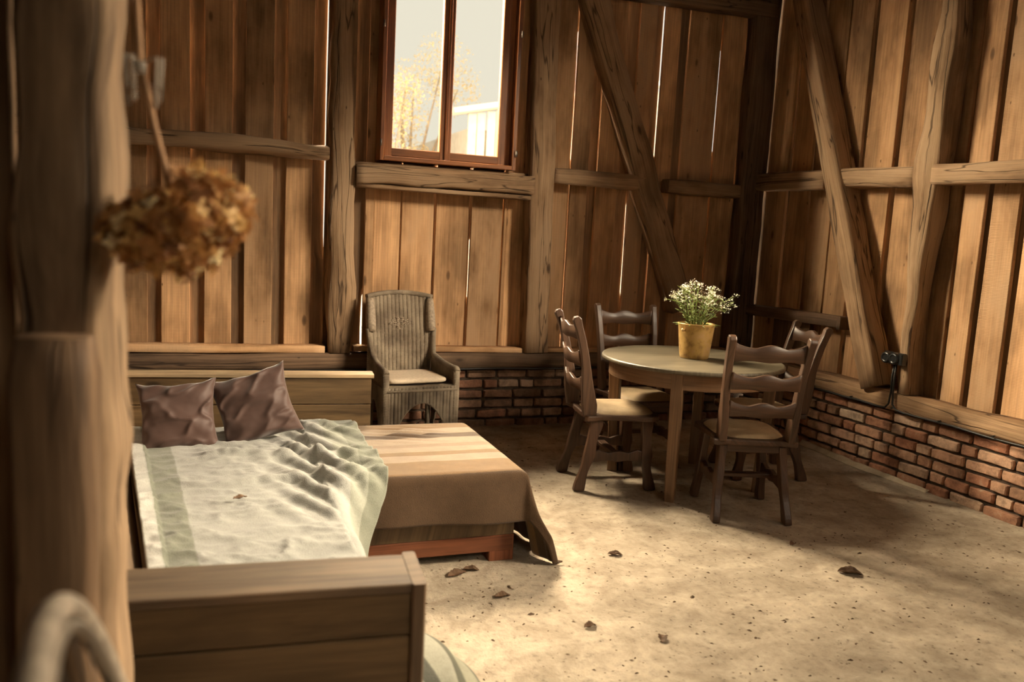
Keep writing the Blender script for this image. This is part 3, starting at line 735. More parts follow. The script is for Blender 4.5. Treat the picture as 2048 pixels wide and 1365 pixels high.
# ================================================================== LADDER-BACK CHAIRS (facing local +y)
def outline_leg(front):
    if front:   # (y offset, width) by height: broad at top, waist, shoulder, waist, club foot
        S = [(.415, .010, .070), (.36, .012, .066), (.30, .010, .052), (.25, .012, .058), (.205, .016, .068), (.17, .014, .056), (.13, .018, .046), (.09, .026, .048), (.045, .036, .062), (.012, .040, .066), (0, .040, .060)]
    else:
        S = [(.415, .000, .078), (.36, -.004, .072), (.30, -.022, .054), (.25, -.030, .060), (.205, -.034, .072), (.17, -.046, .056), (.13, -.060, .046), (.09, -.074, .050), (.045, -.086, .062), (.012, -.092, .066), (0, -.092, .060)]
    L_ = [(c - w / 2, z) for z, c, w in S]; R_ = [(c + w / 2, z) for z, c, w in S]
    return L_ + R_[::-1]
def smooth_outline(pts, closed=True, it=1):
    for _ in range(it):
        o = []
        n = len(pts)
        for i in range(n):
            a = pts[i]; b = pts[(i + 1) % n]
            o.append((a[0] * .75 + b[0] * .25, a[1] * .75 + b[1] * .25)); o.append((a[0] * .25 + b[0] * .75, a[1] * .25 + b[1] * .75))
        pts = o
    return pts
def make_chair(name='ladder_back_chair'):
    t = empty(name)
    # legs: two front, two rear, splayed sideways
    for sx in (-1, 1):
        for fr in (True, False):
            y0 = .155 if fr else -.135
            out = smooth_outline(outline_leg(fr))
            B = Vector((-sx * .085, 0, 1)).normalized()
            mb = MB(); mb.prism(out, .040, (sx * (.190), y0, 0), (0, 1, 0), B)
            mb.build('leg', M['oak'], t, bevel=.006)
        # side stretcher between front and rear leg
        o_ = [(-.155, .165), (-.06, .175), (0, .165), (.06, .175), (.15, .165), (.15, .225), (.11, .235), (.06, .218), (0, .230), (-.06, .218), (-.12, .235), (-.155, .225)]
        mb = MB(); mb.prism(o_, .026, (sx * .172, 0, 0), (0, 1, 0), (0, 0, 1)); mb.build('side_stretcher', M['oak'], t, bevel=.004)
    mb = MB(); mb.beam((-.165, .0, .197), (.165, .0, .197), (0, 1, 0), .050, .022, 1, 0, .004); mb.build('cross_stretcher', M['oak'], t)
    # seat board, ogee outline
    half = [(0, -.205), (.07, -.208), (.13, -.198), (.175, -.212), (.205, -.222), (.222, -.205), (.218, -.17), (.200, -.12), (.196, -.06), (.205, .02), (.218, .10), (.226, .17), (.215, .215), (.16, .232), (.08, .238), (0, .240)]
    out = half + [(-a, b) for a, b in half[::-1][1:-1]]
    mb = MB(); mb.prism([(a, b) for a, b in out], .032, (0, 0, .424), (1, 0, 0), (0, 1, 0)); mb.build('seat', M['oak'], t, bevel=.008, bseg=3)
    for c_ in (.185, -.155):
        mb = MB(); mb.beam((-.16, c_, .385), (.16, c_, .385), (0, 0, 1), .045, .02, 1, 0, .003); mb.build('seat_rail', M['oak'], t)
    # seat pad
    mb = MB()
    def pad(u, v):
        a = 2 * pi * u
        rr = v
        # superellipse
        ca, sa = cos(a), sin(a); e = .55
        X = math.copysign(abs(ca) ** e, ca) * (.188 + .012 * sa) * rr; Y = math.copysign(abs(sa) ** e, sa) * .198 * rr + .022
        if Y < -.12: X *= .93
        z = .441 + .034 * (1 - rr ** 3.2) ** .6 + .002 * sin(X * 40) * (1 - rr)
        return (X, Y, z)
    mb.grid(pad, 48, 12); k = len(mb.v)
    mb.build('seat_pad', M['tan'], t)
    # back posts
    for sx in (-1, 1):
        pr = [(-.148, .43), (-.150, .50), (-.178, .60), (-.200, .70), (-.222, .80), (-.244, .88), (-.268, .95), (-.276, .985), (-.292, 1.0), (-.318, .992), (-.326, .975), (-.306, .93), (-.284, .86), (-.264, .78), (-.250, .70), (-.246, .60), (-.240, .52), (-.225, .43)]
        B = Vector((sx * .045, 0, 1)).normalized()
        mb = MB(); mb.prism([(a, b - .43) for a, b in pr], .037, (sx * .178, 0, .43), (0, 1, 0), B); mb.build('back_post', M['oak'], t, bevel=.006)
    # slats: top edge wavy, bowed backwards
    for z0, hgt in ((.862, .086), (.712, .082), (.566, .078)):
        f = (z0 - .43) / .57; yc = -.205 - .085 * f; half_w = .178 + .045 * (z0 - .43 + .04) - .012
        rings = []; ns = 28
        for i in range(ns + 1):
            u = -1 + 2 * i / ns
            bow = -.024 * (1 - u * u)
            top = hgt + .010 * cos(u * pi * 2) * (1 if abs(u) < .5 else .8) + (.006 if abs(u) > .92 else 0) - .004
            bot = .006 * (1 - cos(u * pi * 2)) * .5
            lean = -.15
            xx = u * half_w
            y = yc + bow
            rings.append([(xx, y - .010 + lean * bot, z0 + bot + .003), (xx, y - .011 + lean * top, z0 + top - .003), (xx, y - .007 + lean * top, z0 + top), (xx, y + .007 + lean * top, z0 + top), (xx, y + .011 + lean * top, z0 + top - .003), (xx, y + .010 + lean * bot, z0 + bot + .003), (xx, y + .006 + lean * bot, z0 + bot), (xx, y - .006 + lean * bot, z0 + bot)])
        mb = MB(); mb.rings(rings, smooth=True); mb.build('slat', M['oak'], t)
    return t
ch = make_chair()
CH = [  # rear feet midpoint, facing (deg), scale z, label
    ((-2.105, -1.370), -9, 1.0, 'dark ladder-back chair left of the round table, seat facing right'),
    ((-1.462, -2.222), 72, .99, 'dark ladder-back chair in front of the table, seen from behind'),
    ((-.625, -1.455), 167, .965, 'dark ladder-back chair right of the table, close to the low brick wall'),
    ((-1.485, -.815), -94, 1.0, 'dark ladder-back chair behind the round table, facing the camera')]
for i, ((fx, fy), ang, sz, lab) in enumerate(CH):
    o = ch if i == 0 else copy_tree(ch)
    a = radians(ang); o.rotation_euler = (0, 0, a - pi / 2)
    # rear feet sit at local y -.227
    o.location = (fx + cos(a) * .222, fy + sin(a) * .222, 0); o.scale = (1, 1, sz)
    tag(o, lab, 'chair', 'ladder-back chairs around the round table')

# ================================================================== POT WITH FLOWERS
pot = tag(empty('brass_pot', (TC[0] + .012, TC[1] + .0, .751)), 'golden brass pot with small knob handles standing on the round table', 'pot')
mb = MB(); mb.lathe([(.078, 0), (.083, .004), (.088, .03), (.094, .08), (.101, .15), (.106, .196), (.109, .203), (.109, .207), (.104, .208), (.100, .200), (.095, .15), (.085, .06)], n=48); mb.build('pot_body', M['brass'], pot)
for a in (radians(198), radians(18)):
    mb = MB(); d = Vector((cos(a), sin(a), 0))
    mb.tube([d * .100 + Vector((0, 0, .170)), d * .112 + Vector((0, 0, .171)), d * .121 + Vector((0, 0, .172)), d * .127 + Vector((0, 0, .172))], [.006, .0075, .011, .004], 10); mb.build('knob_handle', M['brass'], pot)
mb = MB(); mb.lathe([(.0, .178), (.05, .182), (.097, .178)], n=24, cap0=False, cap1=False); mb.build('soil', M['debris'], pot)
fl = tag(empty('flower_bunch', (TC[0] + .012, TC[1], .93)), 'bunch of small white flowers with green stems in the brass pot', 'flowers')
rs = random.Random(12); st = MB(); lv = MB(); pt_ = MB()
def leaf(mb, p, d, ln, w, rnd):
    d = Vector(d).normalized(); s_ = d.cross(Vector((rs.gauss(0, .3), rs.gauss(0, .3), 1))).normalized(); up = s_.cross(d)
    k = len(mb.v)
    for q in (p, p + d * ln * .4 + s_ * w / 2 - up * .002, p + d * ln - up * ln * .15, p + d * ln * .4 - s_ * w / 2 - up * .002, p + d * ln * .45 + up * .003): mb.v.append(tuple(q))
    mb.face([k, k + 1, k + 4], None, rnd); mb.face([k + 1, k + 2, k + 4], None, rnd); mb.face([k + 2, k + 3, k + 4], None, rnd); mb.face([k + 3, k, k + 4], None, rnd)
heads = []
for i in range(30):
    a = rs.uniform(0, 2 * pi); sp = rs.uniform(.15, 1.0); h = rs.uniform(.13, .25) * (1.08 - .32 * sp)
    rad = .03 + .15 * sp
    p0 = Vector((cos(a) * .03, sin(a) * .03, .0)); p3 = Vector((cos(a) * rad * 1.05 + .02, sin(a) * rad, .03 + h))
    p1 = p0 + Vector((cos(a) * rad * .25, sin(a) * rad * .25, h * .45)); p2 = p0.lerp(p3, .66) + Vector((0, 0, .02))
    st.tube([p0, p1, p2, p3], [.0022, .002, .0016, .0012], 5)
    heads.append(p3)
    for k in range(7):
        u = rs.uniform(.15, .95); p = p0.lerp(p1, u * 2) if u < .5 else p1.lerp(p3, (u - .5) * 2)
        b = rs.uniform(0, 2 * pi); leaf(lv, p, (cos(b), sin(b), rs.uniform(.1, 1.1)), rs.uniform(.025, .055), rs.uniform(.006, .011), rs.random())
    for k in range(3):
        b = rs.uniform(0, 2 * pi); q = p3 + Vector((cos(b) * .028, sin(b) * .028, rs.uniform(-.03, .012))); st.tube([p2.lerp(p3, .4), q], .001, 4); heads.append(q)
for p in heads:
    for k in range(9):
        c = p + Vector((rs.gauss(0, .009), rs.gauss(0, .009), rs.gauss(0, .006)))
        nrm = Vector((rs.gauss(0, .6), rs.gauss(0, .6), 1)).normalized(); A = nrm.orthogonal().normalized(); B = nrm.cross(A); r0 = rs.uniform(.0035, .0058)
        k0 = len(pt_.v); pt_.v.append(tuple(c))
        for j in range(10):
            rr = r0 if j % 2 == 0 else r0 * .55; an = 2 * pi * j / 10
            pt_.v.append(tuple(c + A * cos(an) * rr + B * sin(an) * rr + nrm * .001))
        for j in range(10): pt_.face([k0, k0 + 1 + j, k0 + 1 + (j + 1) % 10], None, rs.random())
for b in range(9):
    a = 2 * pi * b / 9 + .3; leaf(lv, Vector((cos(a) * .07, sin(a) * .07, .02)), (cos(a), sin(a), .15), .075, .014, rs.random())
st.build('stems', M['leaf'], fl); lv.build('leaves', M['leaf'], fl, recalc=False); pt_.build('blossoms', M['petal'], fl, recalc=False)

# ================================================================== WICKER CHAIR (front faces local -y)
wk = tag(empty('wicker_armchair', (-2.845, -.27, 0), radians(9)), 'grey woven wicker armchair with a high curved back against the plank wall', 'armchair')
HW = .245; SY = -.245; BY = .155; SZ = .415
def rib(x, n=20, amp=.006): return sqrt(abs(sin(x / (2 * HW) * pi * n))) * amp
# back panel
def backf(u, v):
    w = .205 + .035 * min(1, v * 1.6) + .0
    x = (u * 2 - 1) * w
    z = .40 + v * (.555 + .028 * (1 - (u * 2 - 1) ** 2) - .0)
    y = BY - .04 + .085 * v + .035 * (1 - (u * 2 - 1) ** 2) - .012 * sin(pi * v) - rib(x, 17, .010)
    dx = abs(x) / .085; dz = abs(z - .775) / .045
    if dx + dz < 1: y -= .010 * (0.5 + .5 * sin(x * 210) * sin(z * 210))
    return (x, y, z)
mb = MB(); mb.grid(backf, 120, 90, .48, .58); mb.build('backrest', M['wicker'], wk, solid=.012)
# wrapped side cuffs and top roll
for sx in (-1, 1):
    mb = MB(); pts = [backf(.5 + sx * .5, .60 + .40 * i / 6) for i in range(7)]
    mb.tube([(p[0] - sx * .022, p[1] - .010, p[2] - .01) for p in pts], [.030, .034, .034, .033, .031, .028, .024], 14); mb.build('wrapped_post', M['wicker_pale'], wk)
mb = MB(); mb.tube([(lambda p: (p[0], p[1] - .004, p[2]))(backf(i / 24, 1.0)) for i in range(25)], .017, 12); mb.build('top_roll', M['wicker'], wk)
mb = MB()
for i in range(-4, 5):
    for j in range(-3, 4):
        if abs(i) / 4.6 + abs(j) / 3.4 > 1: continue
        x = i * .0175; z = .775 + j * .0135 + (.006 if i % 2 else 0); p = backf(.5 + x / .48, (z - .40) / .583)
        mb.tube([(x - .009, p[1] - .004, z - .004), (x, p[1] - .010, z), (x + .009, p[1] - .004, z + .004)], .0045, 6)
mb.build('diamond_weave', M['wicker_pale'], wk)
# arms: from the back edge sweeping down and forward to a front post
for sx in (-1, 1):
    pts = []
    for i in range(8): 
        p = backf(.5 + sx * .5, .62 - .32 * i / 7); pts.append((p[0], p[1] - .01 - .03 * (i / 7) ** 2, p[2]))
    lx, ly, lz = pts[-1]
    for i in range(1, 9):
        u = i / 8; pts.append((lx * (1 - u) + sx * (HW + .005) * u, ly + (SY + .01 - ly) * u, lz + (.515 - lz) * (1 - (1 - u) ** 2.2)))
    pts.append((sx * (HW + .005), SY - .012, .497))
    mb = MB(); mb.tube(pts, [.018] * 8 + [.021] * 9, 12); mb.build('arm', M['wicker'], wk)
    # side web below the arm
    def side(u, v, sx=sx):
        i = u * (len(pts) - 2); a = pts[int(i)]; b = pts[min(int(i) + 1, len(pts) - 1)]; f = i - int(i)
        tx, ty, tz = [a[k] + (b[k] - a[k]) * f for k in range(3)]
        return (tx * .98 + sx * .004 * abs(sin(u * 40)), ty, SZ - .02 + (tz - SZ + .02) * v)
    mb = MB(); mb.grid(side, 60, 14, .5, .12); mb.build('side_web', M['wicker'], wk, solid=.010)
    mb = MB(); mb.tube([(sx * HW, SY, 0), (sx * HW, SY, .25), (sx * (HW + .003), SY, .50)], [.022, .024, .022], 14); mb.build('leg', M['wicker'], wk)
    mb = MB(); mb.tube([(sx * .215, BY - .03, 0), (sx * .21, BY - .03, .25), (sx * .205, BY - .035, .42)], [.018, .020, .020], 12); mb.build('leg', M['wicker'], wk)
# skirt with arch
def skirt(fn):
    def g(u, v):
        x = (u * 2 - 1); arch = .285 * max(0, 1 - (abs(x) / .84) ** 2.0) ** .75 if abs(x) < .84 else 0
        z0 = .02 + arch; return fn(x, z0 + (SZ - .005 - z0) * v, rib(x * HW, 20, .012))
    return g
mb = MB(); mb.grid(skirt(lambda x, z, r: (x * HW, SY - .006 - r, z)), 110, 26, .49, .40); mb.build('front_skirt', M['wicker'], wk, solid=.010)
mb = MB(); pts = []
for i in range(31):
    x = -0.84 + 1.68 * i / 30; pts.append((x * HW, SY - .014, .02 + .285 * max(0, 1 - (abs(x) / .84) ** 2.0) ** .75))
mb.tube(pts, .007, 8); mb.tube([(-HW, SY - .018, SZ - .03), (0, SY - .018, SZ - .03), (HW, SY - .018, SZ - .03)], .010, 8); mb.build('skirt_edging', M['wicker'], wk)
for sx in (-1, 1):
    mb = MB(); mb.grid(skirt(lambda x, z, r, sx=sx: (sx * (HW - .012 * x + .006 + r * .5), SY + (x + 1) / 2 * (BY - SY - .03), z)), 60, 20, .4, .40); mb.build('side_skirt', M['wicker'], wk, solid=.010)
mb = MB(); mb.box((0, (SY + BY) / 2 - .01, SZ - .015), (HW * 2 - .01, BY - SY - .03, .022)); mb.build('seat', M['wicker'], wk)
cu = MB()
def cush(mb, hx, hy, th, r=.9, n=30):
    def g(u, v):
        a = 2 * pi * u; b = (v - .5) * pi
        ca, sa = cos(a), sin(a); cb = cos(b) ** .35 if cos(b) > 1e-6 else 0; e = .28
        return (math.copysign(abs(ca) ** e, ca) * hx * cb, math.copysign(abs(sa) ** e, sa) * hy * cb, math.copysign(abs(sin(b)) ** .7, sin(b)) * th / 2 + th / 2)
    mb.grid(g, 64, 16, 1, 1)
cush(cu, .212, .178, .046)
o = cu.build('seat_cushion', M['cream']); o.location = (-2.843, -.315, .4165); o.rotation_euler = (0, 0, radians(9))
tag(o, 'flat cream seat cushion lying on the wicker armchair', 'cushion')

# ================================================================== DAYBED (corner bench)
db = tag(empty('daybed', (-4.0, -2.6, 0)), 'dark stained wooden daybed with a high back board and a boxed arm in front', 'daybed')
off = Vector((4.0, 2.6, 0))
def W(mb, *a, **k): return mb
class MBo(MB):
    def build(s, name, mat, parent=None, **k):
        if parent is db: s.v = [tuple(Vector(p) + off) for p in s.v]
        return MB.build(s, name, mat, parent, **k)
A0 = Vector((-4.70, -1.335, 0)); A1 = Vector((-3.315, -1.455, 0))  # front line of the back board
ad = (A1 - A0).normalized(); an_ = Vector((-ad.y, ad.x, 0))         # an_ points to the wall
mb = MBo()
for z0, z1 in ((.33, .505), (.509, .645)): mb.beam(A0 + an_ * .012 + Vector((0, 0, (z0 + z1) / 2)), A1 + an_ * .012 + Vector((0, 0, (z0 + z1) / 2)), (0, 0, 1), z1 - z0, .024, 1, 0, .003, None, .6 if z0 > .4 else .35)
mb.beam(A0 + an_ * .012 + Vector((0, 0, .17)), A1 + an_ * .012 + Vector((0, 0, .17)), (0, 0, 1), .31, .024, 1, 0, .003)
mb.build('back_board', M['bench'], db)
mb = MBo(); mb.beam(A0 + an_ * .05 + Vector((0, 0, .655)), A1 + ad * .012 + an_ * .05 + Vector((0, 0, .655)), an_, .115, .02, 1, 0, .003); mb.build('back_cap', M['bench_cap'], db)
mb = MBo(); mb.beam(A1 + an_ * .05 + Vector((0, 0, 0)) - ad * .012, A1 + an_ * .05 + Vector((0, 0, .643)) - ad * .012, an_, .075, .024, 1, 0, .003); mb.build('back_end_board', M['bench'], db)
# left side board (slopes in plan towards the arm)
mb = MBo(); mb.beam((-4.560, -1.36, .51), (-4.288, -3.76, .51), (-.33, -.02, 1), .42, .028, 1, 0, .004, None, .8); mb.build('side_board', M['arm_cap'], db)
# arm box near the camera
B0 = Vector((-4.36, -3.77, 0)); B1 = Vector((-3.685, -3.828, 0))
bd = (B1 - B0).normalized(); bn = Vector((bd.y, -bd.x, 0))            # bn points to the camera
mb = MBo(); mb.beam(B0 + bn * .085 + Vector((0, 0, .660)), B1 + bn * .085 + Vector((0, 0, .660)), bn, .165, .022, 1, 0, .003, None, .5); mb.build('arm_cap', M['arm_cap'], db)
mb = MBo(); mb.beam(B0 + bn * .004 + Vector((0, 0, .338)), B1 + bn * .004 + Vector((0, 0, .338)), (0, 0, 1), .62, .018, 1, 0, .002); mb.build('arm_inner_panel', M['bench'], db)
mb = MBo()
for z0, z1, r in ((.0, .20, .3), (.204, .40, .5), (.404, .548, .4), (.552, .648, .6)): mb.beam(B0 + bn * .150 + Vector((0, 0, (z0 + z1) / 2)), B1 + bn * .150 + Vector((0, 0, (z0 + z1) / 2)), (0, 0, 1), z1 - z0, .022, 1, 0, .003, None, r)
mb.build('arm_front_panel', M['bench'], db)
mb = MBo(); mb.beam(B1 + bd * .016 + bn * .083, B1 + bd * .016 + bn * .083 + Vector((0, 0, .672)), bn, .185, .030, 1, 0, .004, None, .55); mb.build('arm_end_board', M['arm_cap'], db)
# mattress and frame rail
mb = MBo(); mb.prism([(-4.48, -1.41), (-4.19, -3.74), (-3.69, -3.78), (-3.70, -1.47)], .20, (0, 0, .295), (1, 0, 0), (0, 1, 0)); mb.build('mattress', M['cream'], db, bevel=.03)
mb = MBo(); mb.prism([(-4.48, -1.41), (-4.22, -3.74), (-3.705, -3.78), (-3.715, -1.47)], .13, (0, 0, .125), (1, 0, 0), (0, 1, 0)); mb.build('bed_base', M['bench'], db, bevel=.004)

# second platform
pf = tag(empty('bed_platform', (-3.25, -1.97, 0)), 'low wooden bed platform on a reddish base under the striped brown blanket', 'bed')
o2 = Vector((3.25, 1.97, 0))
class MBp(MB):
    def build(s, name, mat, parent=None, **k):
        s.v = [tuple(Vector(p) + o2) for p in s.v]; return MB.build(s, name, mat, parent, **k)
mb = MBp(); mb.box((-3.245, -1.985, .203), (.80, .815, .172), cham=.004); mb.build('platform_frame', M['bench'], pf)
mb = MBp(); mb.box((-3.25, -1.985, .345), (.80, .84, .105), cham=.02); mb.build('mattress', M['cream'], pf)
mb = MBp()
mb.beam((-3.66, -2.385, .079), (-2.85, -2.385, .079), (0, 0, 1), .072, .022, 1, 0, .003); mb.build('base_board', M['red_base'], pf)
for xx, yy in ((-2.90, -2.345), (-3.58, -2.345), (-2.90, -1.63), (-3.58, -1.63)):
    mb = MBp(); mb.box((xx, yy, .058), (.115, .10, .116), cham=.004, long=2); mb.build('foot_block', M['red_base'], pf)

# blankets --------------------------------------------------------------
def fbm(x, y, z=0, o=4):
    s_ = 0; a = .5
    for k in range(o): s_ += a * noise.noise(Vector((x, y, z))); x *= 2.03; y *= 2.03; a *= .5
    return s_
def sst(a, b, x):
    t = max(0, min(1, (x - a) / (b - a))); return t * t * (3 - 2 * t)

# striped blanket: u along y (back->front, then hanging), v along x (left->right, then hanging)
XL, XR, YB_, YF = -3.52, -2.815, -1.555, -2.44; TOP = .415
LU = (YB_ - YF) + .20; LV = (XR - XL) + .40
def striped(u, v):
    s_ = u * LU; t = v * LV
    fy = YB_ - YF; fx = XR - XL; r = .035
    def fold(d, flat):    # distance -> (horizontal, drop) with rounded edge
        if d < flat - r: return d, 0.0
        q = d - (flat - r); arc = r * pi / 2
        if q < arc: a = q / r; return flat - r + r * sin(a), r * (1 - cos(a))
        return flat, r + (q - arc)
    hy, dy = fold(s_, fy); hx, dx = fold(t, fx)
    x = XL + hx; y = YB_ - hy
    drop = max(dy, dx) if not (dy > .02 and dx > .02) else (dy ** 1.5 + dx ** 1.5) ** (1 / 1.5)
    z = TOP - drop
    # flare of hanging parts
    y -= dy * .06; x += dx * .26
    if dx > .02: x += .022 * sin(s_ * 19 + 1.2) * min(1, dx * 5) + .012 * sin(s_ * 37) * min(1, dx * 4)
    if dy > .02 and dx < .02: y -= .007 * sin(t * 15) * min(1, dy * 7); z += .008 * sin(t * 6 + 1)* min(1, dy * 6)
    if dy > .01 and dx > .01:
        k = min(1, dx * 5) * min(1, dy * 6); x += .03 * k; y -= .05 * k
    z += .004 * fbm(x * 5, y * 5) if drop < .03 else 0
    if drop < .03:   # creases near the left back corner
        c = exp(-((x + 3.20) / .14) ** 2 - ((y + 1.74) / .10) ** 2); z += .012 * c * sin((y + x * .35) * 95)
    z = max(z, .006 + .004 * (1 + sin(t * 30)))
    return (x, y, z)
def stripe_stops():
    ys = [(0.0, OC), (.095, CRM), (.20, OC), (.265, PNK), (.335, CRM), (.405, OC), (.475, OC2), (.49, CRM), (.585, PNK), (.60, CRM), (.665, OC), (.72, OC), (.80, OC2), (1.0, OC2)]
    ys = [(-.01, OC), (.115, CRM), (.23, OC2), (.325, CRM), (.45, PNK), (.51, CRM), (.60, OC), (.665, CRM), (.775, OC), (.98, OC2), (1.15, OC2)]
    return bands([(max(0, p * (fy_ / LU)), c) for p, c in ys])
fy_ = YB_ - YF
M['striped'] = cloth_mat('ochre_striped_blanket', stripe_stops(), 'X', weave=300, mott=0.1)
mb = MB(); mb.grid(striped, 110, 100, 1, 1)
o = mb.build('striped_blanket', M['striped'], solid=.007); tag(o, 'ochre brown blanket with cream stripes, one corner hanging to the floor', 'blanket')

# green and white blanket on the daybed, hem lying over the striped one then hanging down the side
GX0, GTOP = -4.40, .418
GW = 1.10
def green(u, v):
    # v: 0 back .. 1 front ; u: 0 left .. 1 right (hem)
    y = -1.49 - v * 2.25
    xl = -4.465 + .250 * v
    s_ = u * (-3.355 - xl)
    xe = -3.68                                    # right edge of the mattress
    flat = xe - xl
    k = sst(-2.36, -2.52, y)                      # 0 over the platform, 1 hanging
    k = sst(0, 1, (-(y) - 2.40) / .42)
    xs = xl + s_
    if s_ > flat:
        e = s_ - flat; r = .03
        # lying version
        lx, lz = xe + e * .80, TOP + .016 + .0 * e
        # hanging version with rounded edge
        a = min(e / .05, pi / 2); hx = xe + .05 * sin(a) * .8; hz = GTOP - .05 * (1 - cos(a)) * .8 - max(0, e - .05 * pi / 2) * .93
        hx += max(0, e - .08) * (.26 + .03 * sin(y * 7.0)) + .010 * sin(y * 22) * min(1, e * 4)
        x = lx * (1 - k) + hx * k; z = lz * (1 - k) + hz * k
        z = max(z, .02)
    else:
        x = xs; z = GTOP
    wr = 0.0
    q1 = fbm(x * 2.2 + 3, y * 3.0, 2.0); q2 = fbm(x * 3.5 + y * 2.0, y * 5.5 - x * 1.4, 7.0)
    ridge = (1 - abs(q2) * 3.2); ridge = max(0, ridge) ** 2
    wr = .016 * q1 + .024 * ridge * (0.55 + q1)
    # long folds near the platform corner, sweeping towards the hem
    fz = exp(-((x + 3.66) / .17) ** 2) * sst(0, 1, (-y - 1.45) / .3) * (1 - sst(0, 1, (-y - 2.7) / .3))
    wr += .020 * fz * sin((x * 1.0 + (y + 2) * .45) * 52 + 2 * q1)
    # a crosswise roll of cloth
    wr += .022 * exp(-((y + 2.03 + .25 * (x + 4.0) + .05 * q1) / .035) ** 2) * sst(-4.2, -4.0, x)
    wr += .016 * exp(-((y + 2.42 - .15 * (x + 4.0) + .05 * q2) / .03) ** 2) * sst(-4.15, -4.0, x) * (1 - sst(-3.75, -3.65, x))
    if u < .06: wr += .012
    z += max(wr, -.006) * (1 if s_ <= flat else max(0, 1 - k))
    if s_ > flat: z += .006 * (1 - k) * (1 + sin(y * 14 + x * 18)) * .5 * min(1, (s_ - flat) * 12)
    return (x, y, z)
mb = MB(); mb.grid(green, 130, 230, 1, 1)
o = mb.build('blanket', M['green_blanket'], solid=.006); tag(o, 'rumpled off-white blanket with grey-green borders spread on the daybed', 'blanket')

# pillows ----------------------------------------------------------------
def pillow(name, c, U, V, hu, hv, th, seed, label):
    U = Vector(U).normalized(); V = Vector(V); V = (V - U * V.dot(U)).normalized(); Nn = U.cross(V)
    mb = MB(); c = Vector(c)
    def P_(u, v, sgn):
        a = u * 2 - 1; b = v * 2 - 1
        e = (1 - a * a) * (1 - b * b)
        pin = 1 - .13 * (1 - abs(a) ** 2) * abs(b) ** 2 * 1.0 - .0
        pin2 = 1 - .13 * (1 - abs(b) ** 2) * abs(a) ** 2
        x = a * hu * pin2; y = b * hv * pin
        h = th * e ** .42
        w = fbm(a * 1.8 + seed, b * 2.6 + seed * 2, sgn * 3)
        rd = max(0, 1 - abs(fbm(a * .7 + seed * 3 + b * .5, b * 1.5 - a * .5, 5 + sgn, 2)) * 6) ** 2
        h = h * (1 + .12 * w) + .012 * rd * min(1, e * 5) + .004 * sin(a * 4 + b * 7 + seed) * min(1, e * 3)
        edge = max(abs(a), abs(b)) ** 6
        off_ = edge * .012 * sin((a - b) * 9 + seed)
        return c + U * x + V * y + Nn * (sgn * max(h, 0) + off_)
    mb.grid(lambda u, v: P_(u, v, 1), 48, 48); mb.grid(lambda u, v: P_(1 - u, v, -1), 48, 48)
    o = mb.build(name, M['brown_satin'])
    b = bmesh.new(); b.from_mesh(o.data); bmesh.ops.remove_doubles(b, verts=b.verts, dist=.0008); bmesh.ops.recalc_face_normals(b, faces=b.faces)
    for f in b.faces: f.smooth = True
    b.to_mesh(o.data); b.free()
    return tag(o, label, 'pillow', 'brown satin pillows on the daybed')
pillow('pillow', (-4.235, -1.765, .540), (1, 0, .07), (-.24, .45, 1), .170, .165, .055, 2.1, 'brown satin pillow on the left, lying lower against the back board')
pillow('pillow', (-3.905, -1.745, .575), (1, 0, .30), (-.30, .42, 1), .180, .172, .055, 6.4, 'taller brown satin pillow on the right, one corner above the back board')

# blankets bundled on the floor beside the arm box
bun = MB()
def roll(u, v):
    a = 2 * pi * u; b = (v - .5)
    x = -3.53 + .125 * cos(a) * (cos(b * pi * .92) ** .5); z = .155 + .105 * sin(a) * (cos(b * pi * .92) ** .5) + .01 * sin(a * 3 + b * 7); y = -3.60 + b * .62
    return (x + .01 * sin(a * 5 + y * 12), y, z)
bun.grid(lambda u, v: roll(u, v), 60, 40, 1, 1)
o = bun.build('rolled_blanket', M['roll']); tag(o, 'folded cream blanket with dark olive stripes beside the boxed arm', 'blanket')
bl = MB()
def blue(u, v):
    a = 2 * pi * u; b = (v - .5) * pi; cb = max(cos(b), 0) ** .5; e = .6
    return (-3.475 + math.copysign(abs(cos(a)) ** e, cos(a)) * .165 * cb, -3.64 + math.copysign(abs(sin(a)) ** e, sin(a)) * .32 * cb, max(.003, .045 + .045 * sin(b) * (1 + .25 * sin(a * 9)) + .004 * sin(a * 17)))
bl.grid(blue, 70, 16); o = bl.build('blue_cloth', M['denim']); tag(o, 'crumpled blue cloth on the floor under the striped folded blanket', 'cloth')

# ================================================================== SWITCH, CABLE, NAILS
sk = tag(empty('socket', (0, -1.685, .775)), 'black twin socket mounted on the crooked post with cables running down', 'socket')
mb = MB(); mb.box((-.065, 0, 0), (.03, .15, .075), cham=.006); mb.build('back_plate', M['black'], sk)
for yy in (.042, -.022):
    mb = MB(); mb.rings([[Vector((-.075 - d, yy + r * cos(2 * pi * j / 28), r * sin(2 * pi * j / 28))) for j in range(28)] for r, d in ((.036, 0), (.037, .02), (.033, .032), (.022, .034), (.020, .028))], smooth=True); mb.build('dial', M['black'], sk)
mb = MB(); mb.box((-.08, -.068, 0), (.03, .03, .066), cham=.006); mb.build('end_block', M['black'], sk)
def cable(name, pts, label, r=.006):
    mb = MB(); mb.tube(pts, r, 8); return tag(mb.build(name, M['cable']), label, 'cable')
pts = [(-.055, -1.675, .74), (-.06, -1.672, .65), (-.058, -1.675, .56), (-.06, -1.668, .48), (-.058, -1.64, .452), (-.055, -1.58, .446)] + [(-.052 + .003 * sin(i), -1.5 + i * .12, .447 + .003 * sin(i * 2.3)) for i in range(12)]
cable('cable', pts, 'black cable from the socket running left along the pale sill beam', .0065)
